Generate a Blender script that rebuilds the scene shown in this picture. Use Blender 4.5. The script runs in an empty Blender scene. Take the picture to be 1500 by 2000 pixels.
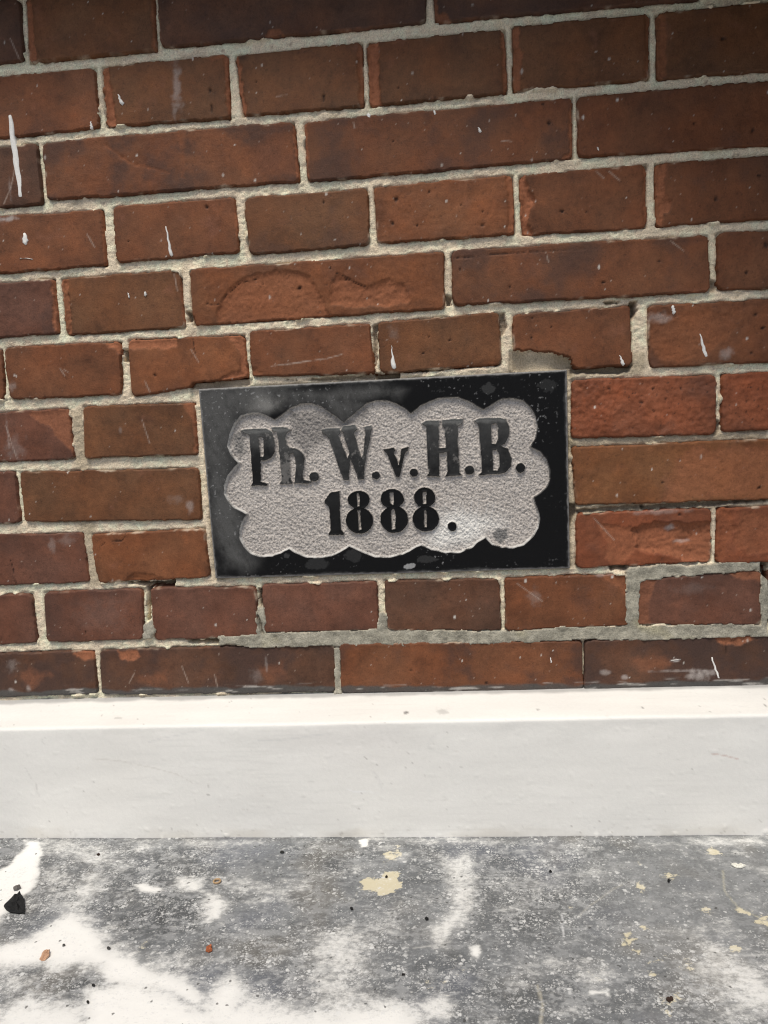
import bpy, math, random
import numpy as np

sc = bpy.context.scene
col = sc.collection
rng = np.random.RandomState(7)
random.seed(7)

# ------------------------------------------------------------------ camera
F_PX, D, H = 1550.0, 0.76, 0.396          # focal length (px of a 1500 wide picture), distance to wall, height over floor
YAW, PITCH, ROLL = map(math.radians, (5.5625, 6.7648, 2.7064))
cy, sy = math.cos(YAW), math.sin(YAW)
cp, sp = math.cos(PITCH), math.sin(PITCH)
cr, sr = math.cos(ROLL), math.sin(ROLL)
_r = np.array([cy, sy, 0.0]); _f = np.array([-sy, cy, 0.0]); _d = np.array([0, 0, -1.0])
_f, _d = cp * _f + sp * _d, cp * _d - sp * _f
_r, _d = cr * _r + sr * _d, cr * _d - sr * _r
CAM = np.array([0.0, -D, H])
from mathutils import Matrix
cam_data = bpy.data.cameras.new('camera')
cam = bpy.data.objects.new('camera', cam_data)
col.objects.link(cam)
up, back = -_d, -_f
cam.matrix_world = Matrix(((_r[0], up[0], back[0], CAM[0]), (_r[1], up[1], back[1], CAM[1]),
                           (_r[2], up[2], back[2], CAM[2]), (0, 0, 0, 1)))
cam_data.sensor_fit = 'HORIZONTAL'
cam_data.sensor_width = 36.0
cam_data.lens = 36.0 * F_PX / 1500.0
cam_data.clip_start = 0.01
cam_data.clip_end = 500.0
sc.camera = cam

# ------------------------------------------------------------------ light
SUN_EL, SUN_AZ = math.radians(63), math.radians(-10)     # azimuth: to the right of straight behind the camera
world = bpy.data.worlds.new('World'); sc.world = world
world.use_nodes = True
wn = world.node_tree.nodes; wl = world.node_tree.links
wn.clear()
sky = wn.new('ShaderNodeTexSky'); sky.sky_type = 'NISHITA'; sky.sun_disc = False
sky.sun_elevation = SUN_EL
sky.sun_rotation = math.pi - SUN_AZ
sky.air_density = 1.0; sky.dust_density = 3.0; sky.ozone_density = 1.0
bg = wn.new('ShaderNodeBackground'); bg.inputs['Strength'].default_value = 0.055
wo = wn.new('ShaderNodeOutputWorld')
wl.new(sky.outputs[0], bg.inputs[0]); wl.new(bg.outputs[0], wo.inputs[0])
sun_data = bpy.data.lights.new('sun', 'SUN'); sun_data.energy = 1.5
sun_data.angle = math.radians(22); sun_data.color = (1.0, 0.95, 0.845)
sun = bpy.data.objects.new('sun', sun_data); col.objects.link(sun)
from mathutils import Vector
sdir = Vector((math.sin(SUN_AZ) * math.cos(SUN_EL), -math.cos(SUN_AZ) * math.cos(SUN_EL), math.sin(SUN_EL)))
sun.rotation_euler = sdir.to_track_quat('Z', 'Y').to_euler()
sun.location = sdir * 6
sc.view_settings.view_transform = 'Standard'
sc.view_settings.look = 'None'
sc.view_settings.gamma = 1.0
sc.view_settings.use_curve_mapping = False
sc.view_settings.exposure = 0.92
sc.cycles.filter_width = 1.15

# ------------------------------------------------------------------ measuring helpers
def rays(uv):
    uv = np.asarray(uv, float)
    return ((uv[..., 0:1] - 750) / F_PX) * _r + ((uv[..., 1:2] - 1000) / F_PX) * _d + _f

def wall(uv, y=0.0):
    """point(s) of the wall face (plane y) as x, z"""
    v = rays(uv); p = CAM + v * ((y + D) / v[..., 1:2])
    return p[..., [0, 2]]

TILT = 0.0085
def floor_z(x): return TILT * (x + 0.05)
def ground(uv):
    v = rays(uv)
    # plane z = TILT*(x+.05)
    t = (TILT * (CAM[0] + 0.05) - CAM[2]) / (v[..., 2:3] - TILT * v[..., 0:1])
    return (CAM + v * t)[..., [0, 1]]

# ------------------------------------------------------------------ noise
def _hash(i, j, s):
    h = (i.astype(np.int64) * 374761393 + j.astype(np.int64) * 668265263 + s * 1442695041) & 0xFFFFFFFF
    h = ((h ^ (h >> 13)) * 1274126177) & 0xFFFFFFFF
    return ((h ^ (h >> 16)) & 0xFFFF) / 65535.0

def perlin(x, y, s=0):
    xi = np.floor(x); yi = np.floor(y); fx = x - xi; fy = y - yi
    u = fx * fx * fx * (fx * (fx * 6 - 15) + 10); v = fy * fy * fy * (fy * (fy * 6 - 15) + 10)
    def g(i, j, dx, dy):
        a = _hash(i, j, s) * 2 * math.pi
        return np.cos(a) * dx + np.sin(a) * dy
    n00 = g(xi, yi, fx, fy); n10 = g(xi + 1, yi, fx - 1, fy)
    n01 = g(xi, yi + 1, fx, fy - 1); n11 = g(xi + 1, yi + 1, fx - 1, fy - 1)
    return ((n00 * (1 - u) + n10 * u) * (1 - v) + (n01 * (1 - u) + n11 * u) * v) * 1.4

def fbm(x, y, size, octv=4, s=0, gain=0.5):
    """about -1..1, largest feature `size` metres"""
    out = 0; a = 1.0; f = 1.0 / size; tot = 0
    for o in range(octv):
        out = out + a * perlin(x * f + 13.7 * o, y * f - 7.1 * o, s + o * 17); tot += a
        a *= gain; f *= 2.03
    return out / tot * 1.5

def sstep(a, b, x):
    t = np.clip((x - a) / (b - a), 0, 1); return t * t * (3 - 2 * t)

def sd_poly(P, x, y):
    """signed distance to polygon, negative inside"""
    P = np.asarray(P, float); d = np.full(x.shape, 1e9); ins = np.zeros(x.shape, bool)
    n = len(P)
    for i in range(n):
        ax, ay = P[i]; bx, by = P[(i + 1) % n]
        ex, ey = bx - ax, by - ay; L = ex * ex + ey * ey + 1e-18
        t = np.clip(((x - ax) * ex + (y - ay) * ey) / L, 0, 1)
        d = np.minimum(d, (x - ax - t * ex) ** 2 + (y - ay - t * ey) ** 2)
        if ay != by:
            c = ((ay > y) != (by > y)) & (x < (bx - ax) * (y - ay) / (by - ay) + ax)
            ins ^= c
    d = np.sqrt(d); return np.where(ins, -d, d)

def sd_line(P, x, y):
    P = np.asarray(P, float); d = np.full(x.shape, 1e9)
    for i in range(len(P) - 1):
        ax, ay = P[i]; bx, by = P[i + 1]
        ex, ey = bx - ax, by - ay; L = ex * ex + ey * ey + 1e-18
        t = np.clip(((x - ax) * ex + (y - ay) * ey) / L, 0, 1)
        d = np.minimum(d, (x - ax - t * ex) ** 2 + (y - ay - t * ey) ** 2)
    return np.sqrt(d)

# ------------------------------------------------------------------ mesh helpers
def link(name, me, mat=None, parent=None):
    o = bpy.data.objects.new(name, me)
    col.objects.link(o)
    if mat is not None and me is not None:
        me.materials.append(mat)
    if parent is not None:
        o.parent = parent
    return o

def mesh_quads(name, V, Q, attrs=None, smooth=True):
    V = np.ascontiguousarray(V, np.float32); Q = np.ascontiguousarray(Q, np.int32)
    used = np.zeros(len(V), bool); used[Q.ravel()] = True
    remap = np.cumsum(used) - 1
    V = V[used]; Q = remap[Q].astype(np.int32)
    me = bpy.data.meshes.new(name)
    me.vertices.add(len(V)); me.vertices.foreach_set('co', V.ravel())
    me.loops.add(Q.size); me.loops.foreach_set('vertex_index', Q.ravel())
    me.polygons.add(len(Q)); me.polygons.foreach_set('loop_start', np.arange(0, Q.size, 4, dtype=np.int32))
    me.update(calc_edges=True)
    me.polygons.foreach_set('use_smooth', np.full(len(Q), smooth))
    for k, a in (attrs or {}).items():
        a = np.asarray(a, np.float32)[used]
        if a.ndim == 2:
            at = me.attributes.new(k, 'FLOAT_COLOR', 'POINT')
            c = np.ones((len(a), 4), np.float32); c[:, :3] = a
            at.data.foreach_set('color', c.ravel())
        else:
            at = me.attributes.new(k, 'FLOAT', 'POINT'); at.data.foreach_set('value', a.ravel())
    me.validate()
    return me

def grid_quads(ny, nx, mask=None, flip=False):
    i = np.arange(ny * nx).reshape(ny, nx)
    q = np.stack([i[:-1, :-1], i[:-1, 1:], i[1:, 1:], i[1:, :-1]], -1)
    if flip: q = q[..., ::-1]
    if mask is not None: return q[mask]
    return q.reshape(-1, 4)

def box_mesh(name, x0, x1, y0, y1, z0, z1):
    V = [(x, y, z) for z in (z0, z1) for y in (y0, y1) for x in (x0, x1)]
    Fc = [(0, 2, 3, 1), (4, 5, 7, 6), (0, 1, 5, 4), (2, 6, 7, 3), (0, 4, 6, 2), (1, 3, 7, 5)]
    me = bpy.data.meshes.new(name); me.from_pydata(V, [], Fc); me.update(); return me

def tag(o, label=None, cat=None, group=None, kind=None):
    if label: o['label'] = label
    if cat: o['category'] = cat
    if group: o['group'] = group
    if kind: o['kind'] = kind
    return o

def mixc(a, b, t):
    return a * (1 - t[..., None]) + np.asarray(b) * t[..., None]

# ------------------------------------------------------------------ materials
def new_mat(name):
    m = bpy.data.materials.new(name); m.use_nodes = True
    nt = m.node_tree; return m, nt, nt.nodes['Principled BSDF']

def N(nt, t, **kw):
    n = nt.nodes.new(t)
    for k, v in kw.items():
        if k in n.inputs: n.inputs[k].default_value = v
        else: setattr(n, k, v)
    return n

def attr_mat(name, rough=0.8, spec=0.3, noise=900.0, var=0.35, bump=0.25, bump_d=0.0006, rough_attr=None, detail=4.0, specks=0.0):
    """colour from the mesh, broken up by fine grain that also gives relief"""
    m, nt, b = new_mat(name); L = nt.links.new
    a = N(nt, 'ShaderNodeAttribute', attribute_name='Col')
    tc = N(nt, 'ShaderNodeTexCoord')
    n1 = N(nt, 'ShaderNodeTexNoise'); n1.inputs['Scale'].default_value = noise; n1.inputs['Detail'].default_value = detail
    n1.inputs['Roughness'].default_value = 0.65
    L(tc.outputs['Object'], n1.inputs['Vector'])
    mr = N(nt, 'ShaderNodeMapRange'); mr.inputs[1].default_value = 0.25; mr.inputs[2].default_value = 0.75
    mr.inputs[3].default_value = 1 - var; mr.inputs[4].default_value = 1 + var
    L(n1.outputs['Fac'], mr.inputs[0])
    mx = N(nt, 'ShaderNodeVectorMath', operation='SCALE')
    L(a.outputs['Color'], mx.inputs[0]); L(mr.outputs[0], mx.inputs['Scale'])
    if specks:
        n2 = N(nt, 'ShaderNodeTexNoise'); n2.inputs['Scale'].default_value = 420; n2.inputs['Detail'].default_value = 4
        n2.inputs['Roughness'].default_value = .7; L(tc.outputs['Object'], n2.inputs['Vector'])
        m2 = N(nt, 'ShaderNodeMapRange'); m2.inputs[1].default_value = .56; m2.inputs[2].default_value = .70
        m2.inputs[3].default_value = 1; m2.inputs[4].default_value = 1 - specks
        L(n2.outputs['Fac'], m2.inputs[0])
        mx3 = N(nt, 'ShaderNodeVectorMath', operation='SCALE'); L(mx.outputs[0], mx3.inputs[0]); L(m2.outputs[0], mx3.inputs['Scale']); mx = mx3
    L(mx.outputs[0], b.inputs['Base Color'])
    bp = N(nt, 'ShaderNodeBump'); bp.inputs['Strength'].default_value = bump; bp.inputs['Distance'].default_value = bump_d
    L(n1.outputs['Fac'], bp.inputs['Height']); L(bp.outputs[0], b.inputs['Normal'])
    b.inputs['Roughness'].default_value = rough
    b.inputs['Specular IOR Level'].default_value = spec
    if rough_attr:
        ra = N(nt, 'ShaderNodeAttribute', attribute_name=rough_attr)
        L(ra.outputs['Fac'], b.inputs['Roughness'])
    return m

M_BRICK = attr_mat('fired_brick', 0.72, 0.25, 700, 0.19, 0.45, 0.0008, 'Rgh', specks=.3)
M_MORTAR = attr_mat('lime_mortar', 0.95, 0.15, 800, 0.34, 0.95, 0.0013, specks=.30)
M_STONE = attr_mat('dark_stone', 0.5, 0.10, 1100, 0.25, 0.15, 0.0003, 'Rgh')
M_GRANITE = attr_mat('tooled_stone', 0.9, 0.2, 900, 0.35, 0.8, 0.0008)
M_PAINT = attr_mat('white_masonry_paint', 0.6, 0.3, 350, 0.03, 0.25, 0.0006)
M_DRIP = attr_mat('dried_white_paint', 0.55, 0.3, 500, 0.10, 0.3, 0.0005)
M_CORE = attr_mat('wall_core_rubble', 0.95, 0.1, 300, 0.3, 0.5, 0.001)
M_DEBRIS = attr_mat('debris', 0.8, 0.25, 600, 0.35, 0.5, 0.0006)

# ------------------------------------------------------------------ bricks: corners measured on the wall face
Q = {
'0a':[(-200,20),(37,-2),(44,117),(-200,140)], '0b':[(49,-2),(298,-14),(304,97),(56,121)],
'0c':[(307,-15),(829,-68),(832,43),(315,92)], '0d':[(845,-70),(1365,-120),(1370,-4),(850,42)],
'1a':[(-60,156),(183,131),(192,248),(-60,275)], '1b':[(197,130),(442,107),(448,229),(207,246)],
'1c':[(459,107),(706,83),(710,206),(474,225)], '1d':[(717,83),(985,57),(990,180),(722,206)],
'1e':[(1001,52),(1268,26),(1268,153),(1004,177)], '1f':[(1283,24),(1550,-3),(1552,133),(1286,153)],
'2a':[(-160,301),(70,281),(82,397),(-160,419)], '2b':[(83,279),(573,237),(584,353),(92,390)],
'2c':[(593,239),(1117,190),(1119,308),(602,354)], '2d':[(1128,189),(1650,145),(1652,272),(1130,306)],
'3a':[(-45,426),(198,410),(207,517),(-45,536)], '3b':[(220,404),(458,385),(466,491),(228,513)],
'3c':[(477,386),(717,368),(721,477),(487,497)], '3d':[(730,365),(1001,341),(1004,456),(736,475)],
'3e':[(1015,343),(1263,322),(1263,443),(1021,458)], '3f':[(1280,321),(1555,298),(1555,423),(1284,441)],
'4a':[(-390,585),(103,545),(112,650),(-390,690)], '4b':[(117,544),(351,528),(360,639),(127,654)],
'4c':[(371,527),(867,492),(867,602),(377,635)], '4d':[(882,490),(1383,459),(1387,569),(886,596)],
'4e':[(1402,456),(1920,425),(1922,545),(1402,567)], '5z':[(-240,702),(2,681),(7,781),(-240,800)],
'5a':[(8,679),(233,668),(237,770),(20,780)], '5b':[(249,664),(475,655),(483,738),(257,775)],
'5c':[(487,648),(721,632),(731,728),(492,735)], '5d':[(738,630),(975,610),(978,712),(743,728)],
'5e':[(1002,615),(1231,597),(1234,713),(1004,722)], '5f':[(1266,598),(1515,583),(1517,705),(1270,717)],
'6a':[(-110,813),(133,798),(143,896),(-110,907)], '6b':[(162,795),(377,787),(385,888),(166,894)],
'6c':[(1117,742),(1399,733),(1399,847),(1117,856)], '6d':[(1412,731),(1665,722),(1665,836),(1410,842)],
'7a':[(-420,945),(27,921),(38,1021),(-420,1040)], '7b':[(38,923),(386,915),(393,1015),(48,1019)],
'7c':[(1118,874),(1640,853),(1640,970),(1125,987)], '8a':[(-70,1047),(160,1042),(173,1137),(-70,1146)],
'8b':[(177,1044),(398,1033),(409,1127),(192,1139)], '8c':[(1127,1004),(1390,993),(1390,1097),(1127,1109)],
'8d':[(1403,993),(1660,985),(1660,1092),(1401,1100)], '9a':[(-160,1170),(60,1160),(71,1256),(-160,1268)],
'9b':[(85,1158),(276,1151),(279,1250),(91,1254)], '9c':[(293,1150),(497,1147),(506,1243),(302,1250)],
'9d':[(511,1143),(735,1137),(739,1231),(516,1236)], '9e':[(750,1135),(975,1131),(979,1231),(757,1230)],
'9f':[(987,1130),(1222,1122),(1227,1222),(988,1231)], '9g':[(1246,1133),(1487,1115),(1486,1218),(1243,1221)],
'9h':[(1502,1113),(1740,1103),(1740,1206),(1502,1217)], '10a':[(-270,1285),(182,1272),(189,1356),(-270,1370)],
'10b':[(193,1271),(652,1258),(656,1352),(198,1358)], '10c':[(664,1258),(1138,1252),(1139,1348),(666,1354)],
'10d':[(1142,1252),(1620,1237),(1621,1336),(1143,1348)],
}
PLQ = [(388,760),(1107,722),(1113,1110),(421,1130)]
TINT = {'o':(.160,.064,.033), 'n':(.175,.062,.032), 'r':(.225,.066,.034), 'd':(.112,.049,.033),
        'p':(.145,.057,.041), 'g':(.195,.073,.033), 'm':(.200,.070,.034)}
# tint, soot, roughness of the face
LOOK = {'0a':'d.4.0','0b':'o.1.0','0c':'d.5.1','0d':'d.5.0','1a':'n.3.0','1b':'o.2.0','1c':'o.1.0','1d':'o.1.0','1e':'o.0.0',
'1f':'o.2.0','2a':'d.4.0','2b':'n.7.1','2c':'n.6.0','2d':'n.3.1','3a':'n.1.0','3b':'n.1.0','3c':'o.4.0','3d':'m.2.2','3e':'n.0.0',
'3f':'n.3.0','4a':'p.5.1','4b':'o.1.0','4c':'m.2.2','4d':'n.6.0','4e':'n.2.1','5z':'n.2.0','5a':'n.0.0','5b':'m.1.1','5c':'n.1.1',
'5d':'o.1.0','5e':'n.1.0','5f':'n.3.4','6a':'p.1.1','6b':'o.1.0','6c':'r.2.9','6d':'r.1.9','7a':'p.2.0','7b':'o.2.0','7c':'g.2.2',
'8a':'p.2.0','8b':'m.0.0','8c':'r.2.3','8d':'r.2.4','9a':'p.2.0','9b':'p.4.0','9c':'p.1.0','9d':'p.3.0','9e':'d.2.1','9f':'n.3.0',
'9g':'p.3.2','9h':'p.3.2','10a':'d.6.2','10b':'d.6.1','10c':'n.5.1','10d':'d.7.1'}
# broken places: brick -> list of (outline, depth mm, roughness 0..1, exposed colour 0..1)
CH = {
'0a':[],
'0b':[([(49,-4),(61,-5),(65,40),(70,119),(55,123)],3,.8,.8),([(294,-16),(301,-16),(306,98),(299,98)],2,.5,.6)],
'0c':[([(515,74),(525,60),(545,56),(556,70)],2,.6,.5)],
'0d':[([(843,-70),(851,-70),(856,28),(870,24),(882,44),(848,46)],2.5,.8,.5)],
'1b':[([(194,130),(212,128),(214,165),(222,205),(226,246),(206,249)],4,.9,1),([(436,105),(446,104),(452,230),(445,231)],2.5,.6,.9),([(400,112),(425,108),(440,106),(440,112),(415,120)],.7,.5,.6)],
'1c':[([(457,107),(467,106),(479,222),(472,227)],3,.9,.9),([(698,82),(709,82),(713,207),(702,208)],3,.7,.5)],
'1d':[([(714,83),(739,80),(743,203),(720,208)],4.5,.8,1),([(979,56),(988,56),(993,181),(983,182)],2.5,.6,.6)],
'1e':[([(999,52),(1014,50),(1021,110),(1017,176),(1002,179)],3.5,.9,.8),([(1260,26),(1271,24),(1271,154),(1262,154)],2.5,.6,.3)],
'1f':[([(1280,24),(1301,21),(1304,151),(1284,155)],3,.8,.5)],
'2b':[([(569,236),(576,236),(587,354),(581,354)],2,.6,.8),([(200,280),(225,302),(250,321),(300,332),(340,342),(362,350),(362,347),(300,327),(255,314),(225,294)],.9,1,.45),
      ([(349,256),(356,255),(363,335),(357,345)],.3,.9,.4),([(450,300),(530,260),(575,250),(583,345),(470,350)],.25,.3,.35)],
'2c':[([(1112,188),(1120,188),(1122,309),(1092,311),(1112,296)],2,.7,.7),([(592,238),(598,238),(606,353),(600,354)],1.5,.6,.8)],
'2d':[([(1345,230),(1365,232),(1378,280),(1360,285)],.5,.6,.2)],
'3a':[([(195,409),(201,409),(211,518),(203,518)],2.5,.6,.6)],
'3b':[([(455,385),(460,384),(468,492),(464,492)],1.5,.5,.7)],
'3d':[([(990,340),(1004,339),(1008,458),(994,459)],2.2,.7,.7)],
'3e':[([(1012,342),(1024,341),(1043,390),(1041,405),(1031,428),(1036,448),(1040,460),(1015,462)],5,.9,1),([(1257,321),(1266,320),(1266,444),(1259,444)],2.5,.6,.5)],
'3f':[([(1277,320),(1301,317),(1300,380),(1312,395),(1310,415),(1298,416),(1292,432),(1297,442),(1280,443)],3.5,.9,.8)],
'4a':[([(99,544),(107,544),(117,651),(107,652)],2,.6,.8)],
'4b':[([(114,543),(132,542),(134,565),(137,610),(141,655),(124,656)],4,.9,.6),([(351,527),(356,527),(365,640),(358,640)],1.5,.5,.8)],
'4c':[([(425,605),(440,575),(470,545),(520,530),(570,527),(605,540),(628,580),(636,605),(655,622),(640,630),(425,640)],2.0,.8,.55),
      ([(655,533),(672,540),(698,554),(715,560),(735,548),(768,544),(790,560),(805,585),(760,602),(700,600),(645,596)],1.8,1,.6),([(377,615),(384,634),(400,640),(370,640)],5,.5,.2)],
'4d':[],
'5a':[([(198,664),(240,664),(240,690),(230,690),(222,682),(208,676)],3.5,.8,.9)],
'5b':[([(247,660),(300,656),(345,656),(346,676),(315,683),(285,680),(250,684)],2.0,.8,.8),([(446,655),(480,652),(488,742),(425,742),(440,732),(468,722),(466,690)],2,.9,.8),
      ([(372,790),(370,757),(378,748),(410,745),(440,742),(492,738),(492,790)],28,.4,.2)],
'5c':[([(480,722),(498,718),(522,730),(500,738),(480,740)],1.5,.8,.3)],
'5d':[([(880,714),(975,703),(982,706),(982,716),(890,722)],.8,.4,.2)],
'5e':[([(996,684),(1060,688),(1088,690),(1112,699),(1120,717),(1116,735),(996,738)],28,.5,.2)],
'5f':[([(1290,612),(1345,605),(1420,612),(1440,640),(1380,700),(1290,708),(1265,660),(1275,625)],.7,1,.25)],
'6a':[([(50,806),(140,796),(148,900),(128,870),(100,840)],.8,.8,.6)],
'6b':[([(355,785),(385,784),(392,892),(378,880),(375,820)],1.2,.6,.6)],
'6c':[([(1117,742),(1127,744),(1152,768),(1120,758)],1.5,.5,.4)],
'6d':[([(1408,728),(1422,728),(1412,745),(1406,760)],3,.5,.4)],
'7c':[([(1330,878),(1450,866),(1660,860),(1660,965),(1380,980),(1290,985),(1300,945)],.6,.9,.55),([(1440,865),(1520,870),(1520,900),(1470,890)],.8,.8,.2)],
'8b':[([(250,1128),(262,1118),(300,1122),(335,1136),(330,1145),(240,1145)],1.8,.5,.1)],
'8c':[([(1234,1034),(1260,1022),(1310,1020),(1360,1020),(1393,1016),(1393,1100),(1330,1092),(1300,1082),(1250,1080),(1240,1070),(1246,1058)],4.5,1,.7),
      ([(1165,1020),(1235,1030),(1247,1060),(1240,1080),(1200,1112),(1180,1090),(1185,1060)],1.3,.5,.5),([(1300,1035),(1370,1025),(1380,1060),(1320,1068)],1.2,.9,.1)],
'8d':[([(1400,990),(1425,992),(1440,1030),(1420,1065),(1410,1105),(1396,1105)],2.2,.7,.2),([(1450,1000),(1520,1005),(1520,1075),(1460,1085),(1430,1060)],.9,.9,.4)],
'9f':[([(1175,1118),(1225,1118),(1232,1180),(1210,1150),(1180,1132)],.8,.6,.4)],
'9g':[([(1240,1130),(1285,1128),(1265,1180),(1275,1224),(1238,1226)],1.0,.8,.4),([(1420,1118),(1490,1112),(1490,1135),(1440,1132)],.8,.7,.6)],
'10a':[([(138,1274),(184,1270),(187,1288),(165,1288),(150,1284)],.9,.6,.9),([(20,1320),(60,1305),(100,1318),(60,1345)],.3,.5,.4)],
'10b':[([(228,1272),(268,1269),(274,1283),(250,1293),(236,1288)],1.0,.6,.9),([(265,1315),(320,1312),(325,1330),(270,1332)],.2,.5,.3),([(500,1310),(550,1290),(565,1320),(520,1335)],.2,.5,.3)],
'10d':[([(1395,1240),(1460,1238),(1480,1250),(1440,1262),(1400,1258)],1.2,.8,.8),([(1230,1285),(1300,1275),(1310,1300),(1250,1320)],.2,.5,.4)],
}
SCRATCH = {'6b':[[(278,820),(293,865)]],'5b':[[(373,683),(388,707)],[(283,745),(293,766)]],'6a':[[(10,830),(32,895)]],'3a':[[(168,455),(185,483)]],'0a':[[(20,75),(38,115)]],'4b':[[(340,535),(346,568)]],
'2a':[[(28,330),(22,365),(8,398)]],'10b':[[(252,1335),(262,1315)],[(419,1318),(424,1342)],[(355,1302),(368,1335)]],'8c':[[(1160,1012),(1200,1055)]],'5c':[[(530,715),(640,700),(668,692)],[(560,712),(600,706)]],'4d':[[(1310,470),(1335,490)],[(1068,500),(1071,512)]],
'3e':[[(1165,335),(1180,348)],[(1190,335),(1210,352)]],'2c':[[(690,240),(693,250)],[(980,275),(1000,276)]],'1c':[[(540,188),(560,185)]],'9f':[[(1010,1140),(1060,1175)]],'5a':[[(118,720),(128,735)],[(125,722),(135,728)]]}
CRACK = {'2b':[], '8a':[[(20,1095),(26,1115),(24,1125),(32,1140)]], '8b':[[(195,1068),(205,1060),(238,1056),(244,1048),(245,1040)]],
'4c':[[(400,592),(415,596),(428,595),(440,578),(470,552),(500,545)],[(655,533),(672,540),(698,554),(715,560)]],
'9b':[[(167,1232),(168,1252)]], '3c':[], '5b':[[(378,658),(378,680),(382,690)]], '4d':[[(885,505),(1000,494),(1250,478),(1380,470)]],
'10d':[[(1420,1248),(1418,1275)]], '2d':[], '9f':[[(1145,1222),(1145,1231)]]}
PITS = {'1c':[(632,190,3,9),(645,160,2,2),(500,159,2,2)],'1b':[(410,178,3,6),(413,212,2,9)],'3b':[(404,405,4,5),(250,470,2,2)],'3d':[(774,388,5,5),(943,440,5,5),(766,436,4,6),(838,374,3,3),(800,402,2,2),(900,400,2,2),(815,440,2,2),(942,413,2,2)],
'3c':[(632,395,2,5),(620,446,2,2),(556,412,2,2)],'3e':[(1098,412,4,3),(1145,413,2,2)],'3f':[(1398,388,4,5),(1440,378,2,2),(1482,342,4,3)],'4d':[(1178,552,4,3),(1287,510,5,3),(898,528,2,5),(995,561,2,3)],
'4c':[(645,525,2,3),(585,563,4,4),(512,553,2,3),(675,545,2,3)],'5d':[(826,689,3,3),(838,658,2,2),(878,664,2,2)],'5b':[(303,733,4,4)],'6c':[(1252,786,5,5),(1275,760,3,3),(1330,758,2,3),(1190,760,3,3),(1300,780,2,2)],
'5f':[(1478,613,5,5),(1490,640,5,4),(1467,690,4,4)],'8c':[(1328,1006,3,3)],'7c':[(1484,953,5,3),(1293,943,3,3)],'2c':[(1061,203,3,3),(1073,239,4,4),(768,275,2,2)],'1d':[(778,171,2,2),(850,190,2,2)],
'2d':[(1470,255,5,5),(1355,240,3,3)],'1f':[(1412,75,5,5)],'4e':[(1458,533,4,4),(1497,478,5,6)],'5e':[(1040,622,3,2),(1077,638,2,2),(1038,660,2,2)],'10c':[(803,1309,2,3),(950,1335,4,4)]}

# white print-like paint specks, soft pale smears on bricks : (x, y, rx, ry, amount)
PALE = {'1b':[(345,170,10,42,.35),(340,215,6,20,.25)],'6a':[(30,880,25,30,.15),(15,850,3,50,.25)],'7b':[(370,990,10,14,.3),(345,975,20,10,.12)],'5f':[(1290,620,24,12,.35),(1420,690,16,12,.3)],
'8c':[(1310,1030,9,8,.6),(1335,1058,22,4,.4),(1290,1000,50,6,.25)],'6b':[(236,840,4,8,.2)],'5a':[(20,755,14,10,.25)],'9f':[(1185,1122,25,5,.35),(1045,1165,16,22,.15)],'10b':[(500,1320,16,16,.15),(520,1300,3,22,.25)],
'10d':[(1370,1318,26,12,.55),(1180,1312,12,6,.4),(1220,1322,8,5,.5),(1330,1310,60,3,.35),(1320,1290,9,3,.9)],'10a':[(25,1300,16,14,.2),(22,1348,14,6,.5),(55,1345,6,8,.4)],'8a':[(100,1065,8,22,.2),(130,1055,22,16,.15)],
'3a':[(10,428,30,6,.7),(47,466,9,8,.2)],'5d':[(770,650,12,20,.12)],'9b':[(200,1200,70,40,.04)],'9g':[(1350,1150,40,14,.08)],'2a':[(20,370,3,25,.2)]}

DENSE = 0.0011
wall_root = tag(bpy.data.objects.new('brick_wall', None),
                'old brown-red brick wall with cream lime mortar, chipped bricks and white paint drips', 'wall')
col.objects.link(wall_root)

BASE_EXPOSED = np.array((.305, .118, .060))
MORTAR_COL = np.array((.85, .71, .53))
brick_polys = []           # wall-plane polygons used for the mortar

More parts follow.
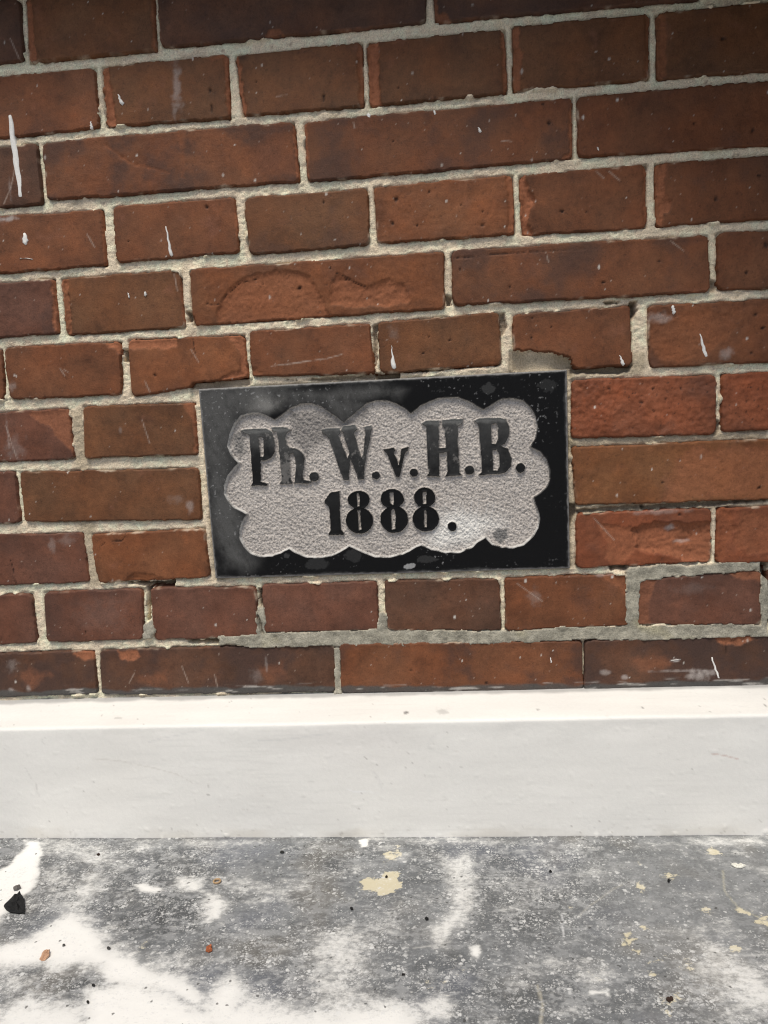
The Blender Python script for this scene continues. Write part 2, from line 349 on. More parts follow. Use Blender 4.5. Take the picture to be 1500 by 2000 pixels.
def build_brick(key, quad, tint, soot, rgh, dense=DENSE, chips=(), cracks=(), pits=(), pale=(), seed=0, thick=0.07, bottom=False):
    quad = np.asarray(quad)                      # x,z  TL TR BR BL
    brick_polys.append(quad)
    w = (np.linalg.norm(quad[1] - quad[0]) + np.linalg.norm(quad[2] - quad[3])) / 2
    h = (np.linalg.norm(quad[3] - quad[0]) + np.linalg.norm(quad[2] - quad[1])) / 2
    mg = 0.0019
    nx = max(6, int(w / dense)); nz = max(5, int(h / dense))
    u = np.linspace(-mg / w, 1 + mg / w, nx)[None, :]; v = np.linspace(-mg / h, 1 + mg / h, nz)[:, None]
    X = (1-v)*((1-u)*quad[0,0]+u*quad[1,0]) + v*((1-u)*quad[3,0]+u*quad[2,0])
    Z = (1-v)*((1-u)*quad[0,1]+u*quad[1,1]) + v*((1-u)*quad[3,1]+u*quad[2,1])
    s = seed * 31 + 5
    jx = fbm(X, Z, .018, 3, s + 1) * .0009 + fbm(X, Z, .004, 2, s + 2) * .00035
    jz = fbm(X, Z, .022, 3, s + 3) * .0010 + fbm(X, Z, .004, 2, s + 4) * .0004
    a = np.abs((u - .5) * w + jx) - w / 2 - .0006; b = np.abs((v - .5) * h + jz) - h / 2 - .0006
    rc = 0.0035 + 0.003 * _hash(np.array([seed]), np.array([3]), 9)[0]
    qa = a + rc; qb = b + rc
    sd = np.hypot(np.maximum(qa, 0), np.maximum(qb, 0)) + np.minimum(np.maximum(qa, qb), 0) - rc
    d = -sd                                      # distance inside
    fine = dense < 0.002
    r = 0.0011 + 0.0007 * fbm(X, Z, .03, 2, s + 6) + rgh * .0012
    r = np.maximum(r, .0008)
    e = np.clip(r - d, 0, r)
    dep = r - np.sqrt(np.maximum(r * r - e * e, 0))
    dep = dep * 0.8 + sstep(0.0002, -0.0008, d) * 0.012
    tilt = (_hash(np.array([seed, seed, seed]), np.array([1, 2, 4]), 77) - .5)
    Y = dep + tilt[0] * .0012 * (u - .5) * 2 + tilt[1] * .0010 * (v - .5) * 2 + tilt[2] * .0014
    Y = Y + fbm(X, Z, .07, 2, s + 7) * .0006 + fbm(X, Z, .012, 3, s + 8) * (.00014 + .0009 * rgh)
    g = fbm(X, Z, .0045, 3, s + 9, .65)
    Y = Y + g * (.00008 + .0008 * rgh)
    # ---- colour
    C = np.ones(X.shape + (3,)) * np.asarray(tint)
    big = fbm(X, Z, .09, 3, s + 10); mid = fbm(X, Z, .025, 4, s + 11, .6); sm = fbm(X, Z, .006, 3, s + 12, .6)
    C = C * (1 + .22 * big + .28 * mid + .16 * sm)[..., None]
    C = mixc(C, C * np.array((.58, .56, .56)), sstep(.15, .85, fbm(X, Z, .03, 5, s + 40, .68)) * .65)
    C = mixc(C, C * np.array((1.32, 1.22, 1.12)), sstep(.2, .9, fbm(X, Z, .022, 5, s + 41, .68)) * .7)
    bur = sstep(.013, .0, d + .008 * fbm(X, Z, .03, 4, s + 42, .6)); C = mixc(C, C * np.array((.68, .68, .70)), bur * .4)
    C = mixc(C, C * np.array((1.18, .98, .82)), np.clip(.5 + fbm(X, Z, .05, 3, s + 13), 0, 1) * .7)
    if soot > 0:
        k = fbm(X, Z, .065, 4, s + 14, .6) + .35 * mid + .2 * sm
        k = sstep(.55 - soot, 1.15 - soot * .8, k + .15) * min(1, .35 + soot * .75)
        C = mixc(C, np.array((.055, .032, .026)), k * .85)
    # speckle of dark pinholes and pale grains
    pin = fbm(X, Z, .0032, 2, s + 15); pinm = sstep(.62, .85, pin) * (.35 + .5 * rgh)
    C = mixc(C, np.array((.03, .017, .012)), pinm * sstep(-.2, .5, big + .3)); Y = Y + pinm * .0006
    pin = fbm(X, Z, .0024, 2, s + 16); pinm = sstep(.86, .98, pin) * .5
    C = mixc(C, np.array((.42, .34, .28)), pinm)
    C = mixc(C, np.array((.24, .10, .06)), sstep(.3, .9, fbm(X, Z, .03, 4, s + 18, .65)) * .45 * (1 - soot))
    # worn arris, mortar smears along the edge
    ed = sstep(.0020, .0003, d + .0016 * fbm(X, Z, .009, 3, s + 17))
    arr = sstep(.1, .7, fbm(X, Z, .035, 3, s + 19))
    C = mixc(C, BASE_EXPOSED * .9, ed * arr * .45)
    arr2 = sstep(.25, .7, fbm(X, Z, .028, 3, s + 20))
    C = mixc(C, MORTAR_COL * .8, ed * arr2 * .55)
    R = np.full(X.shape, .66) + .1 * mid
    scr = np.abs(perlin(X * 90 + Z * 30, Z * 14 + 3.1, s + 23)) ; scm = sstep(.014, .003, scr) * sstep(.35, .7, fbm(X, Z, .05, 2, s + 24))
    C = mixc(C, C * 1.7 + .02, scm * .35)
    for (poly, mm, rr, ex) in chips:
        P = wall(poly)
        sdp = sd_poly(P, X, Z) + fbm(X, Z, .012, 4, s + 21, .6) * (.0024 if mm > .6 else .006) * (.4 + rr) + fbm(X, Z, .003, 2, s + 22) * .0005
        edge = .0010 if mm > 1.5 else (.0018 if mm > .6 else .007)
        m = sstep(edge * .5, -edge, sdp)
        inner = np.clip(.55 + .5 * sstep(0, .006, -sdp), 0, 1) if mm < 10 else 1.0
        rough = (fbm(X, Z, .009, 4, s + 25, .65) * .9 + fbm(X, Z, .003, 2, s + 26) * .5) * rr * .001 * min(1.0, .4 + mm / 4)
        Y = Y + m * (mm * .001 * inner + rough)
        ec = BASE_EXPOSED * (1 + .28 * fbm(X, Z, .007, 4, s + 27, .7))[..., None]
        C = mixc(C, ec, m * ex)
        R = R + m * .25
    for ln in cracks:
        dd = sd_line(wall(ln), X, Z) + np.abs(fbm(X, Z, .006, 3, s + 28)) * .0008
        m = sstep(.0008, .0002, dd); Y = Y + m * .0012; C = mixc(C, np.array((.03, .017, .013)), m * .75)
    for ln in SCRATCH.get(key, ()):
        dd = sd_line(wall(ln), X, Z) + np.abs(fbm(X, Z, .008, 3, s + 30)) * .0006
        C = mixc(C, np.array((.42, .33, .27)), sstep(.0011, .0001, dd) * .55)
    for (px, py, rx, ry) in pits:
        c = wall((px, py)); k = D / F_PX
        q = np.hypot((X - c[0]) / (rx * k * .85), (Z - c[1]) / (ry * k * .85)) + .7 * fbm(X, Z, .004, 3, s + 29)
        m = sstep(1.1, .5, q); Y = Y + m * .0016
        C = mixc(C, np.array((.03, .018, .014)), m * .7)
        C = mixc(C, C * .75, sstep(2.6, .8, q) * .4)
    for (px, py, rx, ry, am) in pale:
        c = wall((px, py)); k = D / F_PX
        q = np.hypot((X - c[0]) / (rx * k), (Z - c[1]) / (ry * k)) + .5 * fbm(X, Z, .01, 3, s + 33) + .4 * sm
        C = mixc(C, np.array((.50, .45, .42)), sstep(1.2, .2, q) * am)
    # random tiny splashes of white paint
    npt = int(w * h * 700) if fine else 0
    rs = np.random.RandomState(seed + 100)
    for i in range(npt):
        cx = quad[0, 0] + rs.rand() * w; cz = quad[3, 1] + rs.rand() * h
        rad = .0004 + .0008 * rs.rand() ** 3
        q = np.hypot((X - cx) / rad, (Z - cz) / (rad * (1 + rs.rand())))
        C = mixc(C, np.array((.62, .58, .52)), sstep(1.3, .5, q) * (.35 + .6 * rs.rand()))
    if bottom:                                   # grey paint dragged along the foot of the wall
        zb = (1 - u) * quad[3, 1] + u * quad[2, 1]
        hh = (Z - zb) + .003 * fbm(X, Z * 4, .05, 4, 4001) - .002
        k = sstep(.0058, .0030, hh + .003 * fbm(X, Z, .03, 3, 4003))
        C = mixc(C, np.array((.075, .077, .074)), k * .8)
        st = sstep(.25, .55, fbm(X, Z * 7, .035, 4, 4011)) * sstep(.0085, .003, hh)
        C = mixc(C, np.array((.55, .52, .48)), st * .6)
    R = np.clip(R, .35, .97)
    C = np.clip(C, .008, .85)
    # skirt to the back
    P = np.stack([X, Y, Z], -1)
    def pad(A):
        return np.pad(A, [(1, 1), (1, 1)] + [(0, 0)] * (A.ndim - 2), mode='edge')
    P = pad(P); P[0, :, 1] = P[-1, :, 1] = thick; P[:, 0, 1] = P[:, -1, 1] = thick
    C = pad(C); R = pad(R)
    ny, nx2 = P.shape[:2]
    me = mesh_quads('brick', P.reshape(-1, 3), grid_quads(ny, nx2, flip=True), {'Col': C.reshape(-1, 3), 'Rgh': R.ravel()})
    return link('brick', me, M_BRICK, wall_root)

BL = {'5e': 'brick with its lower left corner broken away', '5b': 'brick cut back over the corner of the plaque', '4c': 'long brick with two flaked hollows',
      '8c': 'brick with a deep split flake', '6c': 'rough bright red brick', '7c': 'long orange brick', '1b': 'brick with a raw orange left end'}
for i, (k, q) in enumerate(Q.items()):
    t, s_, r_ = LOOK[k].split('.')
    v = (1 + .10 * (rng.rand() - .5)) * np.array((.90, 1.02, .93))
    ob = build_brick(k, wall(q), np.array(TINT[t]) * v, int(s_) * (.125 if k.startswith('10') else .085), int(r_) / 10, DENSE, CH.get(k, ()), CRACK.get(k, ()),
                PITS.get(k, ()), PALE.get(k, ()), seed=i + 1, bottom=k.startswith('10'))
    tag(ob, BL.get(k))

# the same bond carried on past the picture, one course after another
ZT = [(.5263 - .0822 * 0, .4599)]
def row_z(r):
    top = H + (.5263 - .0820 * r) * D; return top, top - .0655 * D
xl, xr = -1.05, 0.85
seed = 500
for r in range(-5, 11):
    zt, zb = row_z(r)
    qs = [wall(q) for k, q in Q.items() if k[:-1] == str(r)]
    if qs:
        spans = [(xl, min(q[:, 0].min() for q in qs) - .010, -1), (max(q[:, 0].max() for q in qs) + .010, xr, 1)]
    else:
        spans = [(xl + (.06 if r % 2 else 0), xr, 1)]
    for (a, b, sgn) in spans:
        L = .112 if r % 2 else .232
        x = a if sgn > 0 else b
        while (x < b - .04) if sgn > 0 else (x > a + .04):
            x0, x1 = (x, min(x + L, b)) if sgn > 0 else (max(x - L, a), x)
            quad = np.array([(x0, zt), (x1, zt), (x1, zb), (x0, zb)])
            build_brick('f', quad, np.array(TINT[random.choice('onnmpd')]), .1 * random.randint(0, 5), .1, .004, seed=seed)
            seed += 1
            x += sgn * (L + .010)

# ------------------------------------------------------------------ mortar
def axis(lo, a, b, hi, fine, coarse):
    return np.concatenate([np.arange(lo, a, coarse), np.arange(a, b, fine), np.arange(b, hi + coarse, coarse)])
gx = axis(xl, -.50, .315, xr, .0012, .006); gz = axis(.06, .12, .815, row_z(-5)[0] + .01, .0012, .006)
X, Z = np.meshgrid(gx, gz)
sdm = np.full(X.shape, 1.0)
def stamp(P, fn):
    P = np.asarray(P); m = .03
    i0, i1 = np.searchsorted(gx, [P[:, 0].min() - m, P[:, 0].max() + m]); j0, j1 = np.searchsorted(gz, [P[:, 1].min() - m, P[:, 1].max() + m])
    if i1 > i0 and j1 > j0:
        fn(slice(j0, j1), slice(i0, i1), sd_poly(P, X[j0:j1, i0:i1], Z[j0:j1, i0:i1]))
def f_min(js, is_, sd): sdm[js, is_] = np.minimum(sdm[js, is_], sd)
for P in brick_polys: stamp(P, f_min)
# gaps left by the two broken bricks are filled with mortar set well back
back_fill = np.zeros(X.shape)
def f_back(js, is_, sd): back_fill[js, is_] = np.maximum(back_fill[js, is_], sstep(.001, -.001, sd))
for P in ([(372,790),(370,757),(378,748),(410,745),(440,742),(492,738),(492,790)], [(996,684),(1060,688),(1088,690),(1112,699),(1120,717),(1116,735),(996,738)]):
    stamp(wall(P), f_back)
plq_w = wall(PLQ)
sd_pl = np.full(X.shape, 1.0)
def f_pl(js, is_, sd): sd_pl[js, is_] = sd
stamp(plq_w, f_pl)
wob = fbm(X, Z, .02, 3, 901) * .0010 + fbm(X, Z, .005, 2, 902) * .0005
d = np.where(back_fill > .5, np.maximum(sdm, .004), sdm)
d = np.minimum(d, np.where(np.abs(sd_pl) < .9, sd_pl, 1)) + wob
lowf = fbm(X, Z, .045, 3, 903)
rec = .0029 + .0013 * lowf
Y = rec + sstep(.0020, -.0002, d) * np.maximum(.0020 + .0022 * fbm(X, Z, .03, 2, 904), 0)
Y = Y + fbm(X, Z, .013, 4, 905, .6) * .0011 + fbm(X, Z, .0034, 2, 906, .65) * .00055
ledge = np.abs(perlin(X * 25, Z * 160, 921)); Y = Y + sstep(.10, .02, ledge) * .0006
# smears lying over the brick edges
smear = sstep(.32, .62, fbm(X, Z, .028, 3, 907) - .45 * sstep(0, -.003, d))
Y = np.where(d < .0015, Y * (1 - smear) + smear * (-.0004 + .0005 * fbm(X, Z, .005, 3, 908) + sstep(-.0008, -.0032, d) * .006), Y)
Y = np.where((sdm < -.0005) & (smear < .05), np.maximum(Y, .006), Y)
chp = np.zeros(X.shape)
for k_ in CH:
    for (poly, mm, rr, ex) in CH[k_]:
        if mm >= 2:
            def f_ch(js, is_, sd): chp[js, is_] = np.maximum(chp[js, is_], sstep(.0008, -.0004, sd))
            stamp(wall(poly), f_ch)
Y = np.where((sdm < .0006) & (chp > .3), np.maximum(Y, .0085), Y)
Cm = np.ones(X.shape + (3,)) * MORTAR_COL
Cm = Cm * (1 + .12 * lowf + .14 * fbm(X, Z, .009, 4, 909, .65))[..., None]
Cm = mixc(Cm, np.array((.46, .40, .31)), sstep(.15, .9, fbm(X, Z, .03, 4, 910)) * .55)
Cm = mixc(Cm, np.array((.16, .13, .105)), sstep(.55, .95, fbm(X, Z, .008, 3, 911)) * .6)
Cm = mixc(Cm, np.array((.70, .60, .38)), sstep(.4, .9, fbm(X, Z, .04, 3, 912)) * .4)
# upright joints are older and dirtier
# grey cement repairs
CEM = [[(425,1242),(500,1236),(640,1232),(760,1228),(980,1232),(1110,1224),(1225,1222),(1500,1218),(1500,1244),(1240,1252),(1180,1250),(1000,1256),(800,1262),(640,1262),(520,1266),(430,1258)],
       [(1222,1112),(1290,1102),(1350,1106),(1440,1094),(1484,1098),(1487,1114),(1300,1128),(1252,1140),(1250,1226),(1222,1226)],
       [(1484,1116),(1502,1112),(1502,1222),(1484,1224)],[(499,1188),(518,1186),(520,1240),(500,1238)],[(279,1220),(296,1212),(304,1232),(296,1248),(276,1250)],
       [(738,1196),(750,1192),(764,1220),(762,1240),(738,1240)],[(652,1268),(664,1266),(668,1356),(652,1356)]]
cem = np.zeros(X.shape)
for P in CEM:
    def f_c(js, is_, sd):
        n = sd + fbm(X[js, is_], Z[js, is_], .02, 4, 913) * .0022
        m = sstep(.0006, -.0006, n); cem[js, is_] = np.maximum(cem[js, is_], m)
    stamp(wall(P), f_c)
Yc = -.0004 + .0015 * fbm(X, Z, .018, 3, 914) + .0008 * fbm(X, Z, .0042, 3, 915, .65)
over = np.maximum(d, sdm)
Yc = Yc + sstep(-.0015, -.0045, sdm + .0025 * fbm(X, Z, .014, 3, 916)) * .012
Y = np.where(cem > .5, np.minimum(Yc, Y * (1 - cem) + Yc * cem), Y)
Cc = np.ones(X.shape + (3,)) * np.array((.36, .335, .27)) * (1 + .45 * fbm(X, Z, .012, 4, 917, .65))[..., None]
Cc = mixc(Cc, np.array((.40, .36, .22)), sstep(.35, .8, fbm(X, Z, .05, 3, 918)) * .55)
Cm = mixc(Cm, Cc, cem)
# dirtier mortar round the right of the plaque
def f_dirt(js, is_, sd):
    k = sstep(.004, -.004, sd + .004 * fbm(X[js, is_], Z[js, is_], .02, 3, 919)); Cm[js, is_] = mixc(Cm[js, is_], np.array((.30, .25, .17)), k * .6)
for P in ([(1105,850),(1500,835),(1500,880),(1105,880)], [(1108,730),(1122,730),(1122,1110),(1110,1110)], [(1110,975),(1500,960),(1500,1000),(1110,1010)], [(990,690),(1260,690),(1260,735),(990,740)],
          [(136,800),(165,790),(196,1150),(160,1140)], [(395,780),(400,760),(440,1140),(410,1140)]):
    stamp(wall(P), f_dirt)
# open gaps
VOID = [([(284,1148),(293,1148),(291,1212),(287,1214)],24),([(248,1140),(300,1136),(340,1136),(338,1146),(300,1147)],20),([(365,1250),(395,1252),(428,1250),(426,1258),(395,1257),(370,1258)],16),
        ([(503,1150),(513,1150),(513,1188),(507,1186)],14),([(368,744),(480,736),(486,752),(386,760),(370,757)],20),([(733,730),(780,726),(778,742),(738,742)],14),
        ([(1118,712),(1238,712),(1226,726),(1210,730),(1116,728)],8),([(1231,588),(1244,590),(1246,606),(1236,620),(1230,650)],15),([(235,680),(247,684),(248,706),(238,704)],12),
        ([(362,608),(375,610),(374,630),(364,628)],10),([(869,576),(882,578),(882,597),(870,598)],9),([(1190,1106),(1232,1104),(1222,1114),(1196,1114)],12),([(1486,1098),(1502,1096),(1502,1132),(1488,1122)],14),
        ([(1180,588),(1215,586),(1210,592),(1185,593)],8),([(1388,545),(1400,550),(1396,568),(1386,568)],6),([(775,720),(978,702),(978,712),(790,728)],9),([(560,742),(730,730),(735,738),(640,744)],6),
        ([(1255,990),(1330,982),(1500,974),(1500,978),(1380,990),(1260,996)],6),([(1128,996),(1260,985),(1260,993),(1130,1004)],5),([(1112,985),(1126,985),(1128,1000),(1112,1030)],8),([(1398,820),(1410,824),(1408,842),(1398,846)],6),
        ([(975,612),(985,610),(990,640),(978,660)],7),([(728,635),(738,633),(738,660),(733,720),(728,700)],7),([(500,1188),(516,1240),(508,1238)],5)]
for P, mm in VOID:
    def f_v(js, is_, sd):
        n = sd + fbm(X[js, is_], Z[js, is_], .008, 3, 920) * .0016
        k = sstep(.0008, -.001, n); Y[js, is_] += k * mm * .001
        Cm[js, is_] = mixc(Cm[js, is_], np.array((.16, .12, .09)), k * .6)
    stamp(wall(P), f_v)
Y = np.where(back_fill > .3, np.clip(Y, 0, .006) + .003 + .004 * fbm(X, Z, .03, 2, 931), Y)
Y = np.clip(Y, -.0025, .05)
Y = np.where(sd_pl < -.004, .03, Y)
inside = (sdm < -.005) & (back_fill < .1)
cell = ~(inside[:-1, :-1] & inside[1:, :-1] & inside[:-1, 1:] & inside[1:, 1:])
pin_ = sd_pl < -.006
cell &= ~(pin_[:-1, :-1] & pin_[1:, 1:] & pin_[:-1, 1:] & pin_[1:, :-1])
me = mesh_quads('mortar', np.stack([X, Y, Z], -1).reshape(-1, 3), grid_quads(*X.shape, mask=cell), {'Col': np.clip(Cm, .02, .8).reshape(-1, 3)})
link('mortar', me, M_MORTAR, wall_root)
me = box_mesh('wall_core', xl - .01, xr + .005, .0505, .30, -.05, row_z(-5)[0] + .01)
at = me.attributes.new('Col', 'FLOAT_COLOR', 'POINT'); at.data.foreach_set('color', np.tile([.12, .09, .07, 1], 8).astype(np.float32))
link('wall_core', me, M_CORE, wall_root)

# ------------------------------------------------------------------ plaque
def zD(P): return [(360 + x / 3.75, 700 + y / 3.75) for x, y in P]
def zE(P): return [(740 + x / 3.75, 700 + y / 3.75) for x, y in P]
def zB(P): return [(500 + x / 3, 950 + y / 3) for x, y in P]
def ell(cx, cy, rx, ry, n=28): return [(cx + rx * math.cos(2 * math.pi * i / n), cy + ry * math.sin(2 * math.pi * i / n)) for i in range(n)]
CLOUD = [(536,819),(520,810),(504,806),(485,807),(472,811),(459,825),(449,849),(445,871),(452,888),(467,904),(456,915),(445,929),(440,948),(439,964),(447,980),(459,992),(475,999),(483,1004),
(475,1015),(469,1033),(469,1049),(477,1068),(491,1081),(509,1087),(531,1086),(549,1079),(565,1071),(579,1080),(600,1088),(627,1089),(648,1085),(667,1076),(683,1066),(707,1078),(733,1087),(760,1088),(787,1082),(807,1072),
(822,1064),(843,1073),(870,1079),(897,1079),(920,1070),(933,1058),(948,1049),(961,1063),(980,1069),(1001,1070),(1023,1064),(1039,1049),(1051,1031),(1054,1012),(1049,991),(1043,971),(1056,963),(1068,951),(1075,935),(1074,916),
(1067,896),(1055,881),(1037,873),(1045,857),(1050,836),(1048,815),(1037,797),(1023,783),(1004,777),(983,777),(967,784),(956,792),(945,799),(931,792),(916,783),(897,776),(876,775),(855,777),(836,784),(820,792),(803,807),
(791,797),(775,788),(753,781),(733,781),(715,787),(699,801),(680,816),(672,824),(648,807),(627,793),(608,787),(587,788),(565,797),(547,812)]
GL = [
('letter', [zD([(412,530),(440,520),(600,515),(640,540),(660,610),(658,680),(635,725),(590,745),(556,742),(560,905),(605,915),(600,930),(490,930),(503,905),(478,560),(450,550)])], [zD([(540,570),(578,575),(586,700),(580,722),(555,722)])]),
('letter', [zD([(640,505),(745,505),(770,520),(748,545),(735,570),(745,635),(770,655),(820,665),(860,690),(878,720),(874,790),(864,860),(872,890),(925,900),(925,914),(806,914),(812,880),(820,780),(808,720),(795,692),(768,694),(770,800),(774,870),(784,905),(782,916),(700,917),(715,890),(690,600),(675,540),(640,525)])], []),
('full_stop', [zD(ell(950,865,33,31))], []),
('letter', [zD([(1005,525),(1040,515),(1135,510),(1140,545),(1125,560),(1195,740),(1210,690),(1165,545),(1150,520),(1165,495),(1250,490),(1265,520),(1240,545),(1295,735),(1312,700),(1328,545),(1318,505),(1370,490),(1366,540),(1345,640),(1318,790),(1312,885),(1275,885),(1215,720),(1200,890),(1165,885),(1060,580),(1015,545)])], []),
('full_stop', [zD(ell(1402,857,26,26))], []),
('letter', [zE([(35,665),(105,655),(118,670),(105,690),(145,790),(160,720),(165,665),(215,650),(212,670),(190,690),(150,865),(130,868),(60,700),(48,685)])], []),
('full_stop', [zE(ell(256,835,28,28))], []),
('letter', [zE([(315,475),(345,460),(440,455),(435,500),(438,660),(495,655),(487,520),(465,485),(465,452),(610,443),(612,470),(578,495),(575,600),(590,840),(605,855),(490,860),(507,830),(500,685),(440,690),(440,850),(445,862),(355,862),(365,840),(348,500)])], []),
('full_stop', [zE(ell(664,818,30,30))], []),
('letter', [zE([(700,455),(735,440),(880,435),(930,450),(953,500),(950,570),(925,620),(890,640),(945,665),(970,730),(965,790),(930,830),(870,845),(735,850),(760,830),(735,500),(720,470)])],
   [zE([(820,480),(860,470),(880,500),(875,590),(855,630),(825,625)]), zE([(832,670),(865,665),(882,700),(885,790),(870,825),(835,820)])]),
('full_stop', [zE(ell(1037,803,32,32))], []),
('numeral', [zB([(400,85),(440,35),(488,30),(490,140),(498,255),(512,270),(510,282),(430,285),(428,275),(440,260),(430,120),(402,97)])], []),
('numeral', [zB(ell(602,78,63,51)), zB(ell(606,200,78,76))], [zB([(588,42),(606,40),(610,118),(594,120)]), zB([(592,140),(610,138),(620,255),(602,258)])]),
('numeral', [zB(ell(798,72,66,56)), zB(ell(810,192,80,78))], [zB([(780,35),(805,30),(812,90),(805,112),(785,100)]), zB([(788,140),(805,125),(820,160),(818,250),(795,255)])]),
('numeral', [zB(ell(988,65,62,57)), zB(ell(995,190,76,73))], [zB([(975,30),(1000,28),(998,105),(976,108)]), zB([(982,140),(1000,138),(1002,240),(984,242)])]),
('full_stop', [zB(ell(1150,235,25,25))], []),
]
plaque = tag(bpy.data.objects.new('stone_plaque', None),
             'black stone plaque carved with initials and the year 1888 in a cloud-shaped panel', 'plaque')
col.objects.link(plaque)
step = .0006
wP = (np.linalg.norm(plq_w[1] - plq_w[0]) + np.linalg.norm(plq_w[2] - plq_w[3])) / 2
hP = (np.linalg.norm(plq_w[3] - plq_w[0]) + np.linalg.norm(plq_w[2] - plq_w[1])) / 2
nx, nz = int(wP / step), int(hP / step)
u = np.linspace(0, 1, nx)[None, :]; v = np.linspace(0, 1, nz)[:, None]
PX = (1-v)*((1-u)*plq_w[0,0]+u*plq_w[1,0]) + v*((1-u)*plq_w[3,0]+u*plq_w[2,0])
PZ = (1-v)*((1-u)*plq_w[0,1]+u*plq_w[1,1]) + v*((1-u)*plq_w[3,1]+u*plq_w[2,1])
wx = PX + .0004 * fbm(PX, PZ, .008, 2, 1201); wz = PZ + .0004 * fbm(PX, PZ, .008, 2, 1203)
sdc = sd_poly(wall(CLOUD), wx, wz)
REC = .0038
field = sstep(.0002, -.0010, sdc)                        # 1 in the recess
grain = fbm((PX + .55 * PZ) * 1.3, (PZ - .4 * PX) * .85, .0028, 3, 1205, .65)
grain2 = fbm(PX, PZ, .0017, 2, 1206)
Yp = field * (REC + .00085 * grain + .0005 * grain2 + .0006 * fbm(PX + PZ, (PZ - PX) * .35, .006, 3, 1250) + .0005 * fbm(PX, PZ, .03, 2, 1207))
gid = np.full(PX.shape, -1); gmin = np.full(PX.shape, 1.0); gtop = np.zeros(PX.shape)
for i, (nm, outs, holes) in enumerate(GL):
    allp = np.concatenate([wall(o) for o in outs]); m = .004
    js, is_ = np.where((PX > allp[:, 0].min() - m) & (PX < allp[:, 0].max() + m) & (PZ > allp[:, 1].min() - m) & (PZ < allp[:, 1].max() + m))
    j0, j1, i0, i1 = js.min(), js.max() + 1, is_.min(), is_.max() + 1
    S = (slice(j0, j1), slice(i0, i1))
    s_ = np.min([sd_poly(wall(o), wx[S], wz[S]) for o in outs], axis=0)
    for hl in holes: s_ = np.maximum(s_, -sd_poly(wall(hl), wx[S], wz[S]))
    b = s_ < gmin[S]
    gmin[S] = np.where(b, s_, gmin[S])
    gid[S] = np.where(b & (s_ < .0012), i, gid[S])
gmin = gmin - .0005
lift = sstep(.0008, -.0006, gmin + .0003 * grain)
# the letters are worn: a little lower and rounded, most at their upper edges
topY = .0008 + .0004 * fbm(PX, PZ, .02, 2, 1209) + .0009 * sstep(-.0008, -.0030, -np.abs(gmin) - .0012) 
Yp = Yp * (1 - lift) + lift * topY
e = np.minimum(np.minimum(u * wP, (1 - u) * wP), np.minimum(v * hP, (1 - v) * hP)) + .0005 * fbm(PX, PZ, .006, 3, 1210)
Yp = Yp + np.clip(.0014 - e, 0, .0014) ** 2 / .0014 * 1.0
chipm = sstep(.62, .75, fbm(PX, PZ, .012, 3, 1230)) * sstep(.0035, .001, e); Yp = Yp + chipm * .0008
def pxk(poly): return sd_poly(wall(poly), PX, PZ)
# colours
black = np.ones(PX.shape + (3,)) * np.array((.0075, .0075, .008))
n1 = fbm(PX, PZ, .05, 4, 1211); n2 = fbm(PX, PZ, .012, 4, 1212, .6); n3 = fbm(PX, PZ, .0035, 3, 1213, .6)
dust = sstep(.002, -.03, pxk([(380,760),(470,745),(640,750),(720,790),(680,830),(640,800),(560,790),(520,800),(460,810),(445,860),(440,960),(470,1010),(460,1060),(500,1100),(440,1110),(420,1040)]) - .012 + .016 * n1 + .004 * n2)
dust2 = sstep(.004, -.012, pxk([(388,760),(740,742),(800,760),(780,780),(700,790),(640,800),(560,780),(500,790),(400,800)]) + .008 * n1)
n4 = fbm(PX, PZ, .03, 6, 1240, .72)
dust = np.clip(np.maximum(dust, dust2 * .9), 0, 1); dust = dust * (.35 + .65 * sstep(-.35, .15, n4 + .5 * dust)) * (1 + .3 * n2)
brush = fbm(PX * 1.2 + PZ * .5, PZ * .5 - PX * .2, .010, 6, 1241, .75)
black = mixc(black, np.array((.085, .084, .082)), np.clip(dust * (1 + .5 * brush), 0, 1))
bright = sstep(.006, -.010, pxk([(500,770),(560,775),(550,800),(525,812),(490,800)]) + .006 * n1)
black = mixc(black, np.array((.20, .195, .185)), bright * .9 * sstep(-.5, .2, n4))
edge_w = .55 * sstep(.0035, .0005, e + .003 * n4) * sstep(-.2, .4, n1 + .3); black = mixc(black, np.array((.13, .13, .13)), edge_w * .6)
flk = sstep(.40, .46, n4 + .15 * n3) * sstep(.1, .5, fbm(PX, PZ, .06, 2, 1214)) * .5
black = mixc(black, np.array((.055, .055, .057)), flk)
sp_ = sstep(.50, .62, n3 + .3 * n4) * sstep(-.2, .5, fbm(PX, PZ, .05, 2, 1215))
black = mixc(black, np.array((.30, .30, .30)), sp_ * .6)
arris = sstep(.0022, .0004, e + .0006 * n2)
black = mixc(black, np.array((.30, .29, .28)), arris * .75 * sstep(-.9, .1, n2 + .4))
for (cx, cy_, rx, ry, am, c) in [(952,760,13,10,.8,.055),(1068,752,18,12,.7,.04),(800,1105,8,5,.9,.4),(690,1085,14,10,.6,.05),(560,1085,6,5,.7,.07),(835,1092,14,6,.6,.06),(622,1100,18,10,.5,.06)]:
    c0 = wall((cx, cy_)); k = D / F_PX
    q = np.hypot((PX - c0[0]) / (rx * k), (PZ - c0[1]) / (ry * k)) + 1.1 * n4 + .4 * n3
    black = mixc(black, np.array((c, c, c)), sstep(1.05, .8, q) * am * .75)
gran = np.ones(PX.shape + (3,)) * np.array((.47, .43, .395))
gran = gran * (1 + .30 * grain + .34 * grain2 + .10 * n1)[..., None]
gran = mixc(gran, np.array((.58, .55, .53)), sstep(.3, .8, fbm(PX, PZ, .0026, 3, 1216, .7)) * .75)
